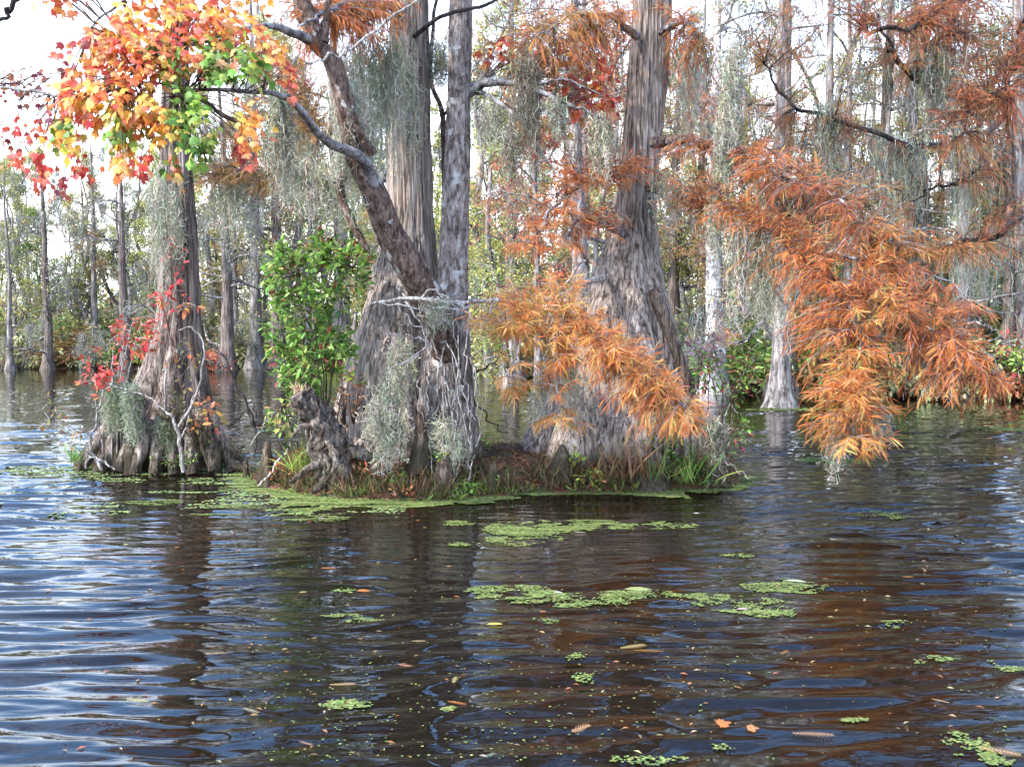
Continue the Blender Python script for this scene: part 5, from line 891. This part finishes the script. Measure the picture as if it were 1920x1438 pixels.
PR = {'cypA': bg_proto(1, 'cyp', 15, .26, 'gold', .15, 4500, 60, crook=.08, flare=1.3, tmpl=CYPL), 'cypB': bg_proto(2, 'cyp', 16, .30, 'rust', .15, 4000, 80, crook=.1, flare=1.5, tmpl=CYPL),
      'grey': bg_proto(3, 'cyp', 15, .22, 'yg', .10, 1800, 100, crook=.12, flare=1.8), 'hwA': bg_proto(4, 'hw', 13, .15, 'yg', .10, 8000, 60, crook=.9, low=.12), 'hwB': bg_proto(5, 'hw', 12, .15, 'yg', .10, 6500, 45, lean=.08, crook=1.0, low=.1),
      'hwC': bg_proto(6, 'hw', 14, .18, 'pale', .10, 3600, 60, lean=-.1, crook=1.0, low=.15), 'bare': bg_proto(7, 'hw', 15, .16, 'pale', .10, 700, 50, crook=.5, low=.35), 'bareB': bg_proto(17, 'hw', 16, .13, 'pale', .10, 900, 40, crook=.6, low=.3), 'green': bg_proto(8, 'hw', 9, .12, 'green', .11, 6500, 20, crook=.5, low=.1),
      'mapl': bg_proto(9, 'hw', 12, .13, 'red', .11, 2600, 25, crook=.4, low=.35), 'white': bg_proto(10, 'hw', 13, .30, 'pale', .10, 900, 20, crook=.12, low=.5, white=True), 'mossy': bg_proto(11, 'cyp', 12, .30, 'pale', .10, 800, 170, crook=.15, low=.12, flare=.75)}
DESC = {'cypA': ('cypress_tree', 'golden cypress'), 'cypB': ('cypress_tree', 'rusty cypress with flared base'), 'grey': ('cypress_tree', 'grey thin-crowned cypress'), 'hwA': ('swamp_tree', 'crooked yellow-green tree'), 'hwB': ('swamp_tree', 'leaning yellow-green tree'), 'hwC': ('swamp_tree', 'leaning pale-leaved tree'), 'bare': ('swamp_tree', 'nearly bare pale-limbed tree'), 'bareB': ('swamp_tree', 'thin nearly bare crooked tree'), 'green': ('swamp_tree', 'short green leafy tree'), 'mapl': ('maple_tree', 'sparse red-leaved maple'), 'white': ('white_tree', 'straight white-barked tree'), 'mossy': ('cypress_tree', 'thick moss-shrouded tree')}
used = set(); BG = []
def place(k, px, Y, s=1., rz=None, zoff=0.):
    x = P(px, 700, Y)[0]; BG.append([k, x, Y, s, rz, px])
rb = np.random.default_rng(42)
# specific trees seen in the photo
place('white', 1340, 24, .85, 0); place('mossy', 1468, 22.5, .95, 1); place('grey', 1545, 27, .9); place('bareB', 1575, 28, 1.05, 2); place('cypB', 1462, 19.5, .62, .5); place('bare', 1785, 25, .95); place('cypA', 1700, 24, .8); place('mossy', 1265, 29, .8, 2.2)
place('hwA', 955, 27, .72, 4); place('green', 1850, 23.5, .7); place('mossy', 1650, 22.8, .8, 3.3); place('hwC', 1880, 24, .8); place('mapl', 1010, 21, .72, 1); place('mapl', 1120, 24, .8, 2)
place('cypA', 1090, 25, .75, 2.); place('cypB', 1800, 21.8, .6, 2.4); place('cypB', 1085, 19.5, .7, 1.1)
for q in [('mossy', 90, 38.5, .66), ('mossy', 235, 38, .72), ('mossy', 425, 37, .9), ('cypA', 180, 41, .6), ('cypA', 480, 39, 1.0), ('grey', 20, 38.5, .52), ('hwA', 60, 43, .7), ('hwB', 270, 44, .8), ('hwA', 400, 43, 1.1), ('hwA', 530, 41, 1.1), ('cypB', 640, 40, 1.1), ('hwC', 150, 45, .7), ('mossy', 520, 39, 1.0), ('hwA', 920, 34, 1.0), ('cypA', 960, 32, 1.0)]: place(*q)
kinds_l = ['hwA', 'hwB', 'hwC', 'hwA', 'bare', 'green', 'mossy', 'hwA', 'grey', 'hwB', 'cypA', 'hwC', 'hwB']
def shY(px):
    Y = 30.
    for _ in range(12): Y = float(shore(P(px, 700, Y)[0]))
    return Y
i = 0
for row, (d0, d1, step, smin, smax) in enumerate([(-.3, 1.5, 66, .5, .75), (2, 5, 76, .65, .95), (6, 12, 96, .75, 1.05), (14, 24, 110, .8, 1.1), (26, 36, 70, .8, 1.15)]):
    px = -260+row*17
    while px < (2180 if row < 4 else 720):
        k = kinds_l[int(rb.integers(0, len(kinds_l)))]; Y = shY(px)+rb.uniform(d0, d1); s = rb.uniform(smin, smax)
        if row == 0 and px > 1150: k = ['mossy', 'grey', 'cypA', 'green', 'hwA', 'hwB'][int(rb.integers(0, 6))]
        if px < 260: s = min(s, .68)
        if px > 1350: s *= .84
        if row > 1 and rb.random() < .3: k = ['bare', 'bareB', 'hwC', 'bareB'][int(rb.integers(0, 4))]
        place(k, px, Y, s); px += step*rb.uniform(.75, 1.3); i += 1
BG.sort(key=lambda q: q[5]); cnt = {}
def ordn(n):
    if n <= 30: return ORD[n]
    t, u = divmod(n, 10); return {3: 'thirt', 4: 'fort', 5: 'fift'}[t]+('ieth' if u == 0 else 'y-'+ORD[u])
ORD = ['', 'first', 'second', 'third', 'fourth', 'fifth', 'sixth', 'seventh', 'eighth', 'ninth', 'tenth', 'eleventh', 'twelfth', 'thirteenth', 'fourteenth', 'fifteenth', 'sixteenth', 'seventeenth', 'eighteenth', 'nineteenth', 'twentieth', 'twenty-first', 'twenty-second', 'twenty-third', 'twenty-fourth', 'twenty-fifth', 'twenty-sixth', 'twenty-seventh', 'twenty-eighth', 'twenty-ninth', 'thirtieth']
for k, x, Y, s, rz, px in BG:
    cnt[k] = cnt.get(k, 0)+1; nm, ds = DESC[k]; lab = f"{ds} on the far bank, {ordn(cnt[k])} such tree from the left"
    z = float(bank_h(np.array([x]), np.array([Y]))[0]) if Y > 17 else -.1; z = max(z, -.12)
    t = thing(nm, lab, 'tree', (x, Y, z-.03), 'trees on the far bank'); t.rotation_euler = (0, 0, rz if rz is not None else float(rb.uniform(0, 6.28))); t.scale = (s, s, s)
    for pn, o in PR[k]:
        c = o if k not in used else o.copy()
        if k in used: col.objects.link(c)
        c.parent = t
    used.add(k)
for k in PR:
    if k not in used:
        for pn, o in PR[k]: bpy.data.objects.remove(o)
# bushes along the far shoreline
def bush_proto(seed, pal, n, twigs=True):
    g = np.random.default_rng(seed); a = MB(); c = MB(); cen = g.standard_normal((70, 3))*[.55, .45, .35]; cen[:, 2] = abs(cen[:, 2])*1.4+.15
    leafy(a, c, np.array([[0, 0, 0], [.2, 0, .4], [-.2, 0, .4], [0, .1, .8]]), cen, OVAL, .12, PALS[pal], g, n, .2, tw=.007)
    return [('stems', a.build('stems', M_bgbark, base=(0, 0, 0))), ('foliage', c.build('foliage', M_leaf, base=(0, 0, 0)))]
BP = {'yg': bush_proto(1, 'yg', 26), 'green': bush_proto(2, 'green', 26), 'gold': bush_proto(3, 'gold', 24), 'pale': bush_proto(4, 'pale', 24), 'red': bush_proto(5, 'red', 14)}
BD = {'yg': 'yellow-green', 'green': 'dark green', 'gold': 'golden brown', 'pale': 'pale olive', 'red': 'red-leaved'}; ub = set(); L = []
for row, (d0, d1, st) in enumerate([(-.1, .8, 50), (1.5, 3.5, 60), (4, 8, 70)]):
    px = -200.
    while px < 2150:
        L.append((px, shY(px)+rb.uniform(d0, d1), ['yg', 'green', 'gold', 'pale', 'yg', 'pale', 'green'][int(rb.integers(0, 7))], rb.uniform(.7, 1.5)+.25*row)); px += st*rb.uniform(.7, 1.4)
L += [(1905, 21.5, 'red', 1.1), (1880, 22, 'red', .8), (380, 37, 'red', 1.0)]; L.sort(); cnt = {}
for px, Y, k, s in L:
    cnt[k] = cnt.get(k, 0)+1; x = P(px, 700, Y)[0]; z = max(float(bank_h(np.array([x]), np.array([Y]))[0]), -.05)
    t = thing('bush', f"{BD[k]} bush on the far shore, {ordn(cnt[k])} such bush from the left", 'bush', (x, Y, z), 'bushes on the far bank'); t.scale = (s*1.1, s*1.1, s); t.rotation_euler = (0, 0, float(rb.uniform(0, 6)))
    for pn, o in BP[k]:
        c = o if k not in ub else o.copy()
        if k in ub: col.objects.link(c)
        c.parent = t
    ub.add(k)
# far-off woods behind: one mass
g = np.random.default_rng(500); fw = MB(); fl_ = MB()
for i in range(80):
    a = g.uniform(-.62, .62); Y = g.uniform(56, 95); x = a*Y; H = g.uniform(6, 13); n = 14; p = np.zeros((n, 3)); p[:, 0] = x; p[:, 1] = Y; p[:, 2] = np.linspace(0, H, n); p = wob(p, .55, g, 1.2); tube(fw, p, np.linspace(.16, .03, n), 6, (.3, .28, .26), cap=False)
    for j in range(6):
        s = p[g.integers(4, n)]; e = s+g.standard_normal(3)*[1.5, 1.5, .5]+[0, 0, 1]; tube(fw, wob(spline([s, (s+e)/2, e], 7), .1, g), np.linspace(.05, .02, 7), 4, (.3, .28, .26), cap=False)
n = 80000; Y = g.uniform(54, 95, n); x = g.uniform(-.62, .62, n)*Y; zt = 3.5+9*fbm(x*.25, Y*.1, 3, 3)*(x > -22); z = zt*g.random(n)**1.5; z = z+.5; d = g.standard_normal((n, 3)); pal = PALS['yg']+PALS['pale']+PALS['gold']
scatter(fl_, *SMALL, np.stack([x, Y, z], -1), frames(d, g.standard_normal(n)), .22+.2*g.random(n), pick(g, pal, n, .2))
tag(fw.build('distant_woods', M_bgbark, base=(0, 70, 0)), 'distant mass of bare grey trunks behind the far bank', 'woods', kind='stuff')
tag(fl_.build('distant_woods', M_leaf, base=(0, 70, 0)), 'distant mass of yellow and olive foliage behind the far bank', 'woods', kind='stuff')
